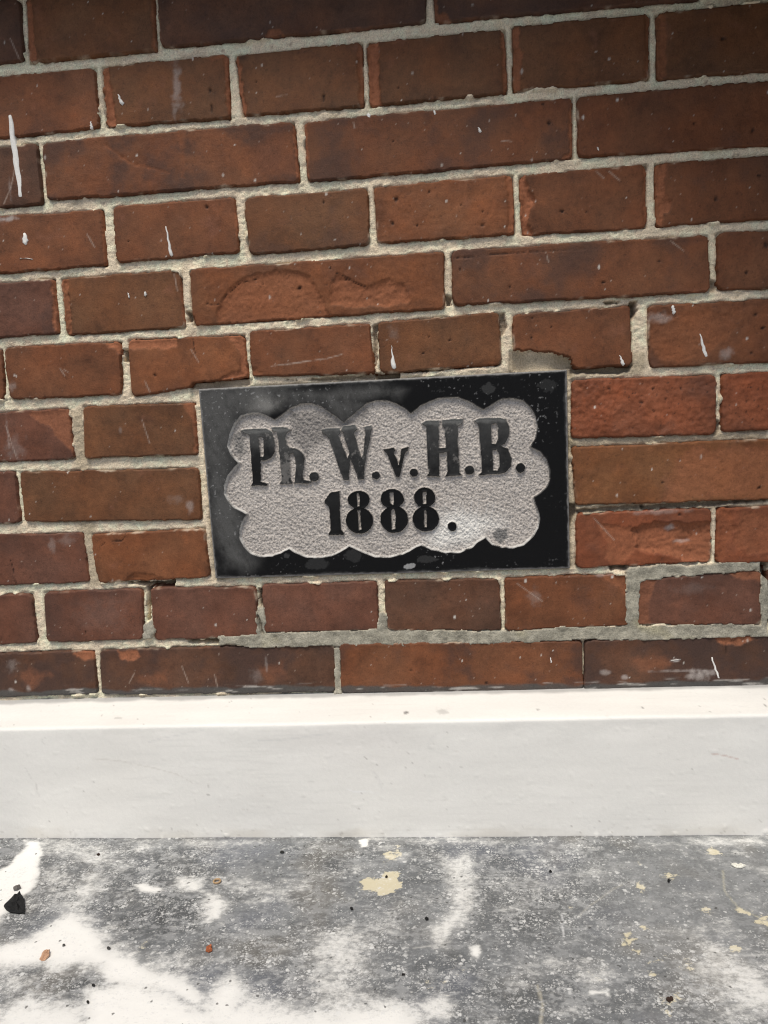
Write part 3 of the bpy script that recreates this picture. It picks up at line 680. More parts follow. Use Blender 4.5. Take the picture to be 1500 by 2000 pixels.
gran = mixc(gran, np.array((.10, .09, .085)), sstep(.35, .85, fbm(PX, PZ, .0030, 3, 1217, .7)) * .7)
pale = sstep(.010, -.012, pxk([(860,1010),(900,1000),(950,1005),(990,1020),(975,1040),(948,1040),(915,1062),(860,1062),(830,1050)]) + .010 * n1 + .003 * n2)
gran = mixc(gran, np.array((.76, .74, .70)), pale * .85)
blob = sstep(.001, -.001, pxk([(962,1040),(975,1034),(990,1036),(992,1050),(978,1060),(965,1052)]) + .0015 * n2)
gran = mixc(gran, np.array((.13, .13, .13)), blob * .8)
smud = sstep(.002, -.006, pxk([(560,800),(640,800),(665,825),(690,815),(690,800),(720,790),(720,815),(660,840),(610,880),(600,890),(560,850)]) + .006 * n2)
gran = mixc(gran, np.array((.15, .14, .135)), smud * .6)
smud2 = sstep(.002, -.005, pxk([(455,840),(480,845),(482,890),(462,895),(450,870)]) + .003 * n2)
gran = mixc(gran, np.array((.13, .128, .125)), smud2 * .7)
for ln in [[(880,1010),(868,985)],[(890,1012),(887,978)],[(905,1010),(904,982)],[(918,1008),(922,980)],[(930,1012),(935,978)],[(945,1014),(955,982)],[(960,1030),(985,1010)],[(958,1020),(965,985)],[(975,1032),(1000,1028)],[(870,1025),(850,1012)]]:
    dd = sd_line(wall(ln), PX, PZ) + .0006 * np.abs(n2); gran = mixc(gran, np.array((.62, .60, .58)), sstep(.0009, .0002, dd) * .5)
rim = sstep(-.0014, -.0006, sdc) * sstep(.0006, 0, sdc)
lett = np.ones(PX.shape + (3,)) * np.array((.009, .009, .0095))
gr_l = np.array([.8, 1.0, .5, .7, .3, .2, .15, .6, .3, .5, .1, .12, .0, .0, .0, .0])[np.clip(gid, 0, 15)]
vtop = np.zeros(PX.shape)
for i in range(16):
    m = gid == i
    if m.any():
        zt_, zb_ = PZ[m].max(), PZ[m].min(); vtop[m] = (PZ[m] - zb_) / (zt_ - zb_)
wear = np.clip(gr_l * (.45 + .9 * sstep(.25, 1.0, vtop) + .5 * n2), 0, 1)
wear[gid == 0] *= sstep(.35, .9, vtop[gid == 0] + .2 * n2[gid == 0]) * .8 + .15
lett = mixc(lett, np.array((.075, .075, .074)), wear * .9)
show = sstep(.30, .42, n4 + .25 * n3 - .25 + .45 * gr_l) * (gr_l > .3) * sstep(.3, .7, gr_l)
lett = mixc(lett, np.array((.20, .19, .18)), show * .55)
cap = sstep(.88, .94, vtop + .03 * n2) * np.isin(gid, (0, 1, 3, 7, 9))  # lit upper bevels of the big letters, painted as a paler band
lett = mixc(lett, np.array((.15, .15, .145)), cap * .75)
lett = mixc(lett, np.array((.22, .22, .21)), sstep(.65, .8, n3 + .2 * n2) * .4 * np.clip(gr_l * 2, 0, 1))
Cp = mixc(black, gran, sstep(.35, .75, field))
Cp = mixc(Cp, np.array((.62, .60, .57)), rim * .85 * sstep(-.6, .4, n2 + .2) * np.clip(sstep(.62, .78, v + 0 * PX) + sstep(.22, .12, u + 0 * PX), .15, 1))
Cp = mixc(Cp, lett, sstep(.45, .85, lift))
Rp = np.clip(.36 + .45 * dust + .3 * flk + .25 * arris + .1 * n2, .18, .9)
Rp = np.where(gid >= 0, .38 + .35 * wear, Rp)
Yp = Yp - .0012
Pp = np.stack([PX, Yp, PZ], -1)
# sides of the slab
def pad(A): return np.pad(A, [(1, 1), (1, 1)] + [(0, 0)] * (A.ndim - 2), mode='edge')
Pq = pad(Pp); Pq[0, :, 1] = Pq[-1, :, 1] = .048; Pq[:, 0, 1] = Pq[:, -1, 1] = .048
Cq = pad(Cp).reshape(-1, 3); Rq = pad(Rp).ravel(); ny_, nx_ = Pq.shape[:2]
gp = pad(gid); fp = pad((field > .5).astype(int))
cid = gp[:-1, :-1]; 
cid = np.where(cid >= 0, cid, np.where(fp[:-1, :-1] > 0, -1, -2))
Pf = Pq.reshape(-1, 3)
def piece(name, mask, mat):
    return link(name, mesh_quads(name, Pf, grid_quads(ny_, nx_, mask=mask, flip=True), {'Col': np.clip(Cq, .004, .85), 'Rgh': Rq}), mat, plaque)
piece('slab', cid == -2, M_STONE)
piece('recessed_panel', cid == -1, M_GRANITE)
for i, (nm, _, _) in enumerate(GL):
    piece(nm, cid == i, M_STONE)

# ------------------------------------------------------------------ plinth
FRONT = -.05
px_ = axis(xl, -.50, .32, xr, .0016, .01)
zb_edge = H - .3576 * D; zf_edge = H - .3962 * (D + FRONT)
prof = [(.012, zb_edge + .0012), (0.0, zb_edge)]
for t in np.linspace(0, 1, 27)[1:]: prof.append(((FRONT + .0032) * t, zb_edge + (zf_edge - zb_edge) * t))
for a in np.linspace(0, 1, 9):
    ang = .25 + (math.pi / 2 - .25) * a
    prof.append((FRONT + .0035 - .0035 * math.sin(ang), zf_edge - .0036 + .0035 * math.cos(ang)))
for t in np.linspace(.02, 1, 74): prof.append((FRONT, (zf_edge - .0035) * (1 - t) - .004 * t))
prof = np.array(prof)
sl = np.concatenate([[0], np.cumsum(np.linalg.norm(np.diff(prof, axis=0), axis=1))])
GX, S = np.meshgrid(px_, sl)
PY = np.repeat(prof[:, 0:1], len(px_), 1); PZ2 = np.repeat(prof[:, 1:2], len(px_), 1)
nf = np.clip((S - sl[2]) / .03, 0, 1)
bmp = fbm(GX, S * 1.6, .14, 2, 1301) * .0007 + fbm(GX, S * 2, .02, 2, 1302) * .00004
bmp += sstep(.55, .8, fbm(GX, S, .007, 2, 1303)) * -.00025
front_t = sstep(sl[27] - .004, sl[27] + .010, S)
PYn = PY + front_t * bmp; PZn = PZ2 + (1 - front_t) * bmp * .25
PYn += fbm(GX, S, .05, 3, 1304) * .0006 * sstep(sl[18], sl[28], S) * sstep(sl[50], sl[38], S)
tz = TILT * (GX + .05) * 1.0
PZn = PZn + tz
Cw = np.ones(GX.shape + (3,)) * np.array((.81, .795, .755))
Cw = mixc(Cw, np.array((.765, .745, .70)), np.clip(.5 + .6 * fbm(GX, S, .20, 3, 1305), 0, 1))
Cw = mixc(Cw, np.array((.78, .75, .715)), sstep(.05, .8, fbm(GX - .2, S, .25, 2, 1306)) * .45 * front_t)
Cw = Cw * (1 + .05 * fbm(GX * .5, S * 3, .05, 4, 1330))[..., None]
bru = np.abs(perlin(GX * 5, S * 130, 1331)); Cw = Cw * (1 - .05 * sstep(.12, .0, bru) * sstep(-.2, .5, fbm(GX, S, .12, 3, 1332)))[..., None]
spl = sstep(.60, .74, fbm(GX, S, .012, 4, 1333, .6)) * sstep(.05, .6, fbm(GX, S, .13, 3, 1334)); Cw = mixc(Cw, np.array((.60, .56, .50)), spl * .35)
sc1 = np.abs(perlin(GX * 9 + S * 6, S * 45, 1307)); Cw = mixc(Cw, np.array((.62, .60, .56)), sstep(.02, .004, sc1) * sstep(.25, .7, fbm(GX, S, .05, 3, 1308)) * .45)
sc2 = np.abs(perlin(GX * 7, S * 20 + 2, 1317)); Cw = mixc(Cw, np.array((.66, .645, .62)), sstep(.03, .003, sc2) * sstep(.3, .8, fbm(GX, S, .07, 3, 1318)) * .4)
Cw = mixc(Cw, np.array((.30, .28, .25)), sstep(.74, .88, fbm(GX, S, .005, 2, 1309)) * sstep(.0, .5, fbm(GX, S, .07, 2, 1310)) * .55)
zz = PZ2
Cw = mixc(Cw, np.array((.60, .565, .50)), sstep(.013, .003, zz + .006 * fbm(GX, S * 3, .03, 4, 1311)) * sstep(-.3, .5, fbm(GX, S, .08, 3, 1312)) * .55)
Cw = mixc(Cw, np.array((.40, .37, .33)), sstep(.45, .7, fbm(GX, S * 1.5, .008, 4, 1313)) * sstep(.012, .002, zz) * .6)
pln = sstep(.5, .8, fbm(GX, S, .009, 3, 1315)) * sstep(.013, .003, zz); PYn -= pln * .0012
# dirty line where the paint stops against the bricks, and along the arris
tb = sstep(.007, .001, S - sl[1] + .003 * fbm(GX, S, .03, 4, 1314) - .001)
Cw = mixc(Cw, np.array((.32, .31, .30)), tb * .7)
for (ax_, ay_, rx, ry, am) in [(793,1394,5,2.5,.8),(865,1381,12,4,.3),(232,1407,10,2,.25),(1050,1368,3,1.5,.5),(1255,1381,3,1.5,.6),(1495,1356,3,2,.6)]:
    yy = -.035; c = wall((ax_, ay_), yy)
    q = np.hypot((GX - c[0]) / (rx * .00047), (PY - yy) / (ry * .0012)) + .4 * fbm(GX, S, .004, 2, 1316)
    Cw = mixc(Cw, np.array((.12, .11, .10)), sstep(1.2, .6, q) * am * (PY > FRONT + .002))
for ln, c_, am in [([(180,1482),(230,1486),(300,1500),(345,1512),(375,1528)],(.60,.57,.52),.5),([(505,1446),(560,1444),(610,1436),(640,1432)],(.64,.63,.61),.6),([(655,1530),(690,1546),(740,1548)],(.85,.84,.83),.6),
                   ([(1390,1472),(1412,1475),(1440,1482)],(.50,.30,.26),.5),([(70,1530),(75,1555)],(.5,.48,.45),.5),([(50,1500),(60,1520)],(.55,.52,.5),.4),([(290,1450),(310,1443),(400,1425)],(.66,.65,.63),.5)]:
    dd = sd_line(wall(ln, FRONT), GX, zz + tz) + .0008 * np.abs(fbm(GX, S, .01, 3, 1319)); m_ = (PY < FRONT + .001)
    Cw = mixc(Cw, np.array(c_), sstep(.0012, .0002, dd) * am * m_)
me = mesh_quads('plinth', np.stack([GX, PYn, PZn], -1).reshape(-1, 3), grid_quads(*GX.shape), {'Col': np.clip(Cw, .02, .82).reshape(-1, 3)})
tag(link('plinth', me, M_PAINT), 'white painted plinth with sloping top along the foot of the brick wall', 'plinth')

# ------------------------------------------------------------------ floor
fx = np.concatenate([np.linspace(-60, -3, 12), np.linspace(-2.5, -.62, 16), np.arange(-.60, .36, .0014), np.linspace(.38, 2.5, 16), np.linspace(3, 60, 12)])
fy = np.concatenate([np.linspace(-60, -3, 12), np.linspace(-2.5, -.40, 16), np.arange(-.385, -.044, .0013), [-.03, 0.0, .04]])
FX, FY = np.meshgrid(fx, fy)
fine_w = ((FX > -.61) & (FX < .37) & (FY > -.39)).astype(float)
nA = fbm(FX, FY, .14, 4, 1401); nB = fbm(FX, FY, .04, 4, 1402, .6); nC = fbm(FX, FY, .010, 4, 1403, .65)
streak = fbm(FX * .35, FY * 2.2, .03, 4, 1404, .6)
FZ = floor_z(FX) * np.clip(2 - np.abs(FX) / 1.5, 0, 1) + (fbm(FX, FY, .12, 2, 1405) * .0006 + nC * .00016) * fine_w
FZ = np.where(np.abs(FX) > 3, 0, FZ)
Wm = np.zeros(FX.shape); Cr = np.zeros(FX.shape); Dn = np.zeros(FX.shape)
def patch(arr, poly, w, amp, am=1.0, fr=nB):
    sdp = sd_poly(ground(poly), FX, FY)
    m = sstep(w * 1.4, -w * 1.4, sdp + amp * 1.2 * fr + .002 * nC) * am
    arr[...] = np.maximum(arr, m)
crisp = [[(-30,1712),(0,1700),(22,1690),(40,1668),(52,1652),(46,1642),(75,1644),(80,1665),(76,1700),(66,1730),(45,1748),(15,1780),(0,1800),(-30,1810)]]
for P in crisp: patch(Wm, P, .0035, .005, .97)
patch(Wm, [(-30,1850),(60,1836),(92,1805),(110,1790),(150,1778),(175,1796),(205,1832),(215,1850),(250,1856),(270,1870),(290,1895),(350,1912),(400,1950),(380,1975),(345,1945),(300,1926),(240,1918),(215,1912),(180,1893),(150,1884),(112,1891),(85,1883),(60,1885),(-30,1890)], .009, .008, .96)
for P, w, am in [([(150,1790),(200,1740),(190,1690),(160,1720),(120,1770)],.012,.5),([(170,1935),(240,1925),(330,1935),(420,1990),(430,2040),(160,2040),(165,1980)],.008,.95),([(-20,1975),(80,1950),(170,1965),(170,2040),(-20,2040)],.012,.8),
    ([(400,1950),(460,1900),(470,1960),(560,1975),(660,1970),(780,1965),(830,1990),(830,2040),(400,2040)],.012,.9),([(610,1840),(690,1810),(720,1850),(690,1960),(640,1950),(600,1900)],.018,.6),
    ([(398,1745),(425,1742),(442,1770),(430,1800),(405,1795)],.008,.75),([(345,1715),(395,1718),(400,1745),(355,1745)],.006,.7),([(262,1728),(280,1726),(315,1738),(305,1745),(275,1742)],.003,.85),
    ([(868,1678),(915,1665),(932,1690),(922,1740),(920,1800),(880,1820),(850,1850),(835,1815),(880,1770),(880,1720)],.008,.55),([(895,1670),(918,1668),(925,1690),(912,1735),(918,1790),(900,1790),(893,1720)],.006,.5),
    ([(825,1965),(860,1945),(885,1965),(870,1990),(830,1995)],.006,.7),([(1370,1890),(1420,1880),(1510,1900),(1510,2000),(1440,1990),(1400,1950)],.022,.55),([(1140,1905),(1180,1885),(1205,1900),(1160,1925)],.010,.5),
    ([(330,1870),(360,1850),(375,1880),(340,1910)],.010,.5),([(40,1650),(90,1640),(160,1645),(220,1660),(260,1690),(220,1700),(120,1680)],.016,.42),([(80,1700),(130,1690),(140,1720),(100,1740)],.012,.4),
    ([(360,1640),(520,1640),(520,1650),(360,1652)],.006,.4),([(700,1636),(900,1636),(1000,1645),(840,1650)],.006,.35),([(1340,1640),(1480,1636),(1490,1650),(1380,1655)],.006,.45),([(720,1780),(770,1785),(780,1830),(730,1825)],.014,.35),
    ([(480,1760),(520,1750),(545,1755),(520,1765),(490,1768)],.004,.35),([(920,1850),(932,1848),(940,1862),(932,1872),(920,1862)],.0025,.9),([(700,1640),(718,1638),(718,1652),(706,1654)],.0015,.95),([(1150,1935),(1188,1934),(1188,1942),(1150,1942)],.0015,.8),
    ([(1040,1635),(1060,1640),(1080,1655),(1040,1655)],.012,.25),([(-10,1880),(30,1890),(50,1930),(0,1950)],.014,.5)]:
    patch(Wm, P, w, w * .8, am)
for P, w, am in [([(704,1722),(722,1716),(745,1714),(752,1704),(782,1702),(780,1716),(784,1734),(770,1740),(756,1748),(738,1748),(722,1740),(706,1738)],.0022,1),([(746,1668),(758,1660),(768,1664),(776,1654),(784,1664),(776,1678),(752,1682)],.003,.75),
    ([(1240,1724),(1250,1720),(1260,1736),(1252,1742),(1242,1734)],.002,.9),([(1380,1662),(1390,1654),(1404,1662),(1412,1670),(1390,1672)],.0025,.8),([(1242,1680),(1254,1676),(1252,1690),(1242,1688)],.002,.5),([(1214,1826),(1230,1822),(1234,1844),(1216,1844)],.0025,.75),
    ([(1225,1850),(1252,1856),(1248,1862),(1222,1858)],.0025,.7),([(1238,1834),(1250,1830),(1250,1838)],.002,.7),([(1366,1772),(1384,1772),(1388,1786),(1370,1788)],.003,.6),([(1432,1768),(1462,1778),(1464,1786),(1438,1778)],.002,.7),([(1478,1790),(1502,1786),(1502,1806),(1482,1800)],.003,.7),
    ([(1424,1850),(1446,1848),(1446,1858),(1428,1860)],.002,.8),([(1308,1946),(1324,1946),(1324,1958),(1308,1958)],.003,.8),([(1270,1948),(1300,1946),(1300,1956),(1272,1956)],.003,.5),([(1298,1976),(1316,1974),(1316,1992),(1300,1992)],.003,.7),([(1338,1880),(1352,1882),(1348,1898),(1338,1894)],.004,.6),
    ([(1262,1876),(1292,1870),(1290,1878),(1264,1882)],.003,.55),([(1268,1902),(1284,1898),(1282,1908),(1270,1910)],.003,.5),([(1246,1808),(1260,1808),(1258,1816)],.0025,.7),([(1150,1896),(1175,1894),(1170,1906),(1152,1906)],.005,.45),([(1108,1762),(1116,1770),(1112,1776)],.003,.4),
    ([(830,1930),(900,1880),(910,1895),(850,1945)],.010,.22),([(260,1850),(290,1840),(300,1860),(270,1870)],.010,.25),([(1285,1705),(1305,1700),(1320,1712),(1300,1720)],.004,.35)]:
    patch(Cr, P, w, w * .9, am, nC)
for P, w, am in [([(0,1650),(420,1650),(430,1800),(300,1830),(200,1780),(150,1800),(0,1840)],.03,.9),([(0,1900),(60,1890),(180,1890),(230,1930),(180,1980),(0,1980)],.02,1),([(820,1650),(1180,1640),(1160,1780),(1000,1860),(900,1780)],.04,1),
    ([(560,1650),(740,1640),(720,1720),(600,1740)],.03,.55),([(420,1800),(780,1780),(800,1980),(400,1960)],.04,.75),([(1180,1900),(1510,1860),(1510,2010),(1200,2010)],.03,.8),([(800,1880),(1180,1880),(1180,2010),(800,2010)],.03,.7),([(290,1850),(400,1840),(420,1930),(330,1900)],.02,.8)]:
    patch(Dn, P, w, .015, am)
Dn = np.clip(Dn + .22 + .15 * nA, 0, 1)
bt = np.array((.192, .200, .206)) * (1 - .50 * Dn)[..., None]
Cf = np.ones(FX.shape + (3,)) * bt * (1 + .34 * nA + .32 * nB + .20 * streak + .22 * nC)[..., None]
c_r = ground((1450, 1750)); Cf = mixc(Cf, np.array((.20, .205, .205)), sstep(.30, .02, np.hypot(FX - c_r[0], (FY - c_r[1]) * 1.2)) * .6)
Cf = mixc(Cf, np.array((.150, .160, .185)), sstep(.1, .6, fbm(FX, FY, .12, 3, 1406)) * .6)
Cf = mixc(Cf, np.array((.19, .175, .15)), sstep(.1, .7, fbm(FX, FY, .09, 3, 1407)) * .45)
haze_w = sstep(-.1, .8, fbm(FX * .8, FY * 1.1, .055, 6, 1408, .66)) * .34
thin = np.abs(perlin(FX * 9, FY * 42, 1409)); Cf = mixc(Cf, np.array((.45, .45, .44)), sstep(.03, .004, thin) * sstep(.15, .6, nB) * .35)
thin = np.abs(perlin(FX * 17 + FY * 8, FY * 60, 1411)); Cf = mixc(Cf, np.array((.07, .072, .075)), sstep(.03, .004, thin) * sstep(.1, .6, nA) * .4)
Wm = np.maximum(Wm, haze_w * (1.2 + .8 * sstep(-.24, -.36, FY)))
for ln, c_, am, wd in [([(1098,1786),(1100,1825)],(.7,.7,.7),.7,.0008),([(1082,1812),(1145,1814)],(.6,.6,.6),.45,.0007),([(630,1735),(700,1770)],(.4,.38,.32),.3,.0006),([(1130,1790),(1150,1770),(1200,1735),(1215,1728)],(.42,.40,.34),.45,.001),([(1412,1700),(1415,1740),(1440,1770),(1500,1800)],(.48,.45,.33),.5,.0009),
    ([(1050,1925),(1060,1960),(1056,2000)],(.5,.46,.36),.55,.0012),([(685,1770),(700,1738)],(.5,.48,.42),.4,.0005),([(560,1760),(600,1750),(615,1742)],(.6,.6,.58),.5,.0008),([(174,1970),(185,1990)],(.2,.2,.2),.4,.0006),([(1450,1866),(1496,1864)],(.62,.61,.58),.5,.001),([(808,1852),(850,1846),(880,1838)],(.5,.49,.46),.5,.0009),([(1258,1738),(1280,1778)],(.10,.10,.10),.5,.0007),([(160,1775),(175,1750),(176,1700)],(.08,.08,.085),.35,.0008),([(260,1800),(290,1790),(300,1780)],(.5,.5,.5),.4,.0009)]:
    dd = sd_line(ground(ln), FX, FY) + .0008 * np.abs(nC); Cf = mixc(Cf, np.array(c_), sstep(wd * 1.6, wd * .4, dd) * am)
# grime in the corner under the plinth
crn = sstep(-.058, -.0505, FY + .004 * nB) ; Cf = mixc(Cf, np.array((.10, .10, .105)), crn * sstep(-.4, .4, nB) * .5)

m, nt, b = new_mat('worn_grey_floor_paint'); L = nt.links.new
M_FLOOR = m
a = N(nt, 'ShaderNodeAttribute', attribute_name='Col'); dn = N(nt, 'ShaderNodeAttribute', attribute_name='Dens')
tc = N(nt, 'ShaderNodeTexCoord')
def noise(scale, detail=4, vec=None, rough=.6):
    n = N(nt, 'ShaderNodeTexNoise'); n.inputs['Scale'].default_value = scale; n.inputs['Detail'].default_value = detail; n.inputs['Roughness'].default_value = rough
    L(vec or tc.outputs['Object'], n.inputs['Vector']); return n
def mrange(src, a0, a1, b0=0, b1=1, smooth=True):
    n = N(nt, 'ShaderNodeMapRange'); n.interpolation_type = 'SMOOTHSTEP' if smooth else 'LINEAR'
    for i, v_ in enumerate((a0, a1, b0, b1)): n.inputs[1 + i].default_value = v_
    L(src, n.inputs[0]); return n.outputs[0]
def mth(op, p, q):
    n = N(nt, 'ShaderNodeMath', operation=op)
    for i, v_ in enumerate((p, q)):
        if isinstance(v_, (int, float)): n.inputs[i].default_value = v_
        else: L(v_, n.inputs[i])
    return n.outputs[0]
gr = noise(420, 5, rough=.7)
sc_ = N(nt, 'ShaderNodeVectorMath', operation='SCALE')
L(a.outputs['Color'], sc_.inputs[0]); L(mrange(gr.outputs['Fac'], .25, .75, .68, 1.32, False), sc_.inputs['Scale'])
warp = noise(240, 3)
wv = N(nt, 'ShaderNodeVectorMath', operation='MULTIPLY_ADD'); L(warp.outputs['Color'], wv.inputs[0]); wv.inputs[1].default_value = (.004, .004, .0); L(tc.outputs['Object'], wv.inputs[2])
def spots(scale, r0, r1, keep, strength):
    vo = N(nt, 'ShaderNodeTexVoronoi'); vo.feature = 'F1'; vo.voronoi_dimensions = '2D'; vo.inputs['Scale'].default_value = scale; vo.inputs['Randomness'].default_value = 1
    L(wv.outputs[0], vo.inputs['Vector'])
    sep = N(nt, 'ShaderNodeSeparateColor'); L(vo.outputs['Color'], sep.inputs[0])
    rad = mrange(sep.outputs[0], 0, 1, r0, r1, False)
    q = mth('DIVIDE', vo.outputs['Distance'], rad)
    msk = mrange(q, 1.0, .7, 0, 1)
    kp = mrange(mth('SUBTRACT', mth('MULTIPLY', dn.outputs['Fac'], keep), sep.outputs[1]), 0, .05, 0, 1)
    return mth('MULTIPLY', mth('MULTIPLY', msk, kp), strength)
s1 = spots(260, .06, .44, .72, .68); s2 = spots(120, .04, .27, .42, .85); s3 = spots(560, .15, .5, .75, .55)
sm_ = mth('MAXIMUM', mth('MAXIMUM', s1, s2), s3)
wear_n = noise(60, 5, rough=.7)
sm_ = mth('MULTIPLY', sm_, mrange(wear_n.outputs['Fac'], .40, .60, .08, 1))
wa = N(nt, 'ShaderNodeAttribute', attribute_name='White')
st = N(nt, 'ShaderNodeMapping'); st.inputs['Scale'].default_value = (.85, 1.15, 1); L(tc.outputs['Object'], st.inputs['Vector'])
w1 = noise(190, 6, st.outputs[0], .78); w2 = noise(46, 6, st.outputs[0], .7)
thr = mth('ADD', mth('MULTIPLY', w1.outputs['Fac'], .65), mth('MULTIPLY', w2.outputs['Fac'], .35))
thr = mrange(thr, .33, .67, .04, .96, False)
cov = mrange(mth('SUBTRACT', wa.outputs['Fac'], thr), -.42, .22, 0, 1)
cov = mth('ADD', mth('MULTIPLY', cov, .58), mth('MULTIPLY', wa.outputs['Fac'], .40))
# a thin pale film worn through to the dark floor
fl1 = noise(120, 8, st.outputs[0], .8); fl2 = noise(30, 4, st.outputs[0], .6)
film = mrange(mth('ADD', fl1.outputs['Fac'], mth('MULTIPLY', mth('SUBTRACT', fl2.outputs['Fac'], .5), .5)), .48, .60, 0, 1)
film = mth('MULTIPLY', film, mrange(dn.outputs['Fac'], 0, 1, .30, .72, False))
mf = N(nt, 'ShaderNodeMix'); mf.data_type = 'RGBA'
L(film, mf.inputs[0]); L(sc_.outputs[0], mf.inputs[6]); mf.inputs[7].default_value = (.33, .335, .335, 1)
ca = N(nt, 'ShaderNodeAttribute', attribute_name='Cream')
cth = mrange(w1.outputs['Fac'], .36, .66, .06, .94, False)
ccov = mrange(mth('SUBTRACT', ca.outputs['Fac'], cth), -.10, .14, 0, .92)
mc = N(nt, 'ShaderNodeMix'); mc.data_type = 'RGBA'
L(ccov, mc.inputs[0]); L(mf.outputs[2], mc.inputs[6]); mc.inputs[7].default_value = (.60, .54, .38, 1)
mw = N(nt, 'ShaderNodeMix'); mw.data_type = 'RGBA'
L(cov, mw.inputs[0]); L(mc.outputs[2], mw.inputs[6]); mw.inputs[7].default_value = (.80, .79, .755, 1)
mx = N(nt, 'ShaderNodeMix'); mx.data_type = 'RGBA'
L(sm_, mx.inputs[0]); L(mw.outputs[2], mx.inputs[6]); mx.inputs[7].default_value = (.66, .66, .645, 1)
# scattered dark bits of grit
vo = N(nt, 'ShaderNodeTexVoronoi'); vo.voronoi_dimensions = '2D'; vo.inputs['Scale'].default_value = 70; L(wv.outputs[0], vo.inputs['Vector'])
sp2 = N(nt, 'ShaderNodeSeparateColor'); L(vo.outputs['Color'], sp2.inputs[0])
dk = mth('MULTIPLY', mrange(vo.outputs['Distance'], .085, .05, 0, 1), mrange(sp2.outputs[2], .80, .81, 0, .75))
mx2 = N(nt, 'ShaderNodeMix'); mx2.data_type = 'RGBA'
L(dk, mx2.inputs[0]); L(mx.outputs[2], mx2.inputs[6]); mx2.inputs[7].default_value = (.05, .048, .045, 1)
L(mx2.outputs[2], b.inputs['Base Color'])
hgt = mth('ADD', mth('MULTIPLY', gr.outputs['Fac'], .4), mth('MULTIPLY', sm_, .6))
bp = N(nt, 'ShaderNodeBump'); bp.inputs['Strength'].default_value = .35; bp.inputs['Distance'].default_value = .0007
L(hgt, bp.inputs['Height']); L(bp.outputs[0], b.inputs['Normal'])
b.inputs['Roughness'].default_value = .68; b.inputs['Specular IOR Level'].default_value = .3
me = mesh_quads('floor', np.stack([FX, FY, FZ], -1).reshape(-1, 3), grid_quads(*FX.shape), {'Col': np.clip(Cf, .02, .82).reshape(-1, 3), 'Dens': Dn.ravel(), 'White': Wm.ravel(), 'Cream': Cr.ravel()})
tag(link('floor', me, M_FLOOR), 'worn grey painted concrete floor with white and cream paint splashes', kind='structure')

# ------------------------------------------------------------------ unseen ledge added above the view to shade the wall's top right
def add_shade_ledge():
    root = tag(bpy.data.objects.new('shade_ledge', None), 'unseen dark ledge added above the upper right corner to shade the wall', 'shade ledge')
    col.objects.link(root); root.location = (.3, 0, .80)
    def prism(name, plan, z0, z1, c):
        n = len(plan); V = [(x - .3, y, z - .80) for z in (z0, z1) for (x, y) in plan]
        Fc = [(i, (i + 1) % n, n + (i + 1) % n, n + i) for i in range(n)] + [tuple(range(n))[::-1], tuple(range(n, 2 * n))]
        me = bpy.data.meshes.new(name); me.from_pydata(V, [], Fc); me.update()
        at = me.attributes.new('Col', 'FLOAT_COLOR', 'POINT'); at.data.foreach_set('color', np.tile([*c, 1], len(V)).astype(np.float32))
        link(name, me, M_CORE, root)
    prism('shade_slab', [(-1.0, -.002), (-.99, -.05), (-.30, -.062), (.0, -.085), (.20, -.15), (.30, -.30), (.84, -.30), (.84, -.002)], .832, .90, (.05, .047, .043))
    prism('shade_drop', [(.12, -.002), (.13, -.09), (.16, -.11), (.84, -.11), (.84, -.002)], .774, .8318, (.05, .047, .043))
    prism('shade_drop', [(.225, -.002), (.23, -.085), (.245, -.10), (.84, -.10), (.84, -.002)], .7535, .7738, (.05, .047, .043))
    pts = [(.43, .8318), (.262, .8318)] + [(.43 - .165 * math.cos(a_), .825 - .165 * math.sin(a_)) for a_ in np.linspace(.03, math.pi / 2, 14)]  # rounded block, also added out of view, keeps sky light off the corner
    n = len(pts); V = [(x - .3, y, z - .80) for y in (-.27, -.002) for (x, z) in pts]
    Fc = [(i, (i + 1) % n, n + (i + 1) % n, n + i) for i in range(n)] + [tuple(range(n))[::-1], tuple(range(n, 2 * n))]
    me = bpy.data.meshes.new('shade_bracket'); me.from_pydata(V, [], Fc); me.update()
    at = me.attributes.new('Col', 'FLOAT_COLOR', 'POINT'); at.data.foreach_set('color', np.tile([.035, .032, .030, 1], len(V)).astype(np.float32))
    link('shade_bracket', me, M_CORE, root)

add_shade_ledge()

# ------------------------------------------------------------------ paint drips on the wall
def solid_col(me, c):
    n = len(me.vertices); at = me.attributes.new('Col', 'FLOAT_COLOR', 'POINT')
    at.data.foreach_set('color', np.tile([*c, 1], n).astype(np.float32))

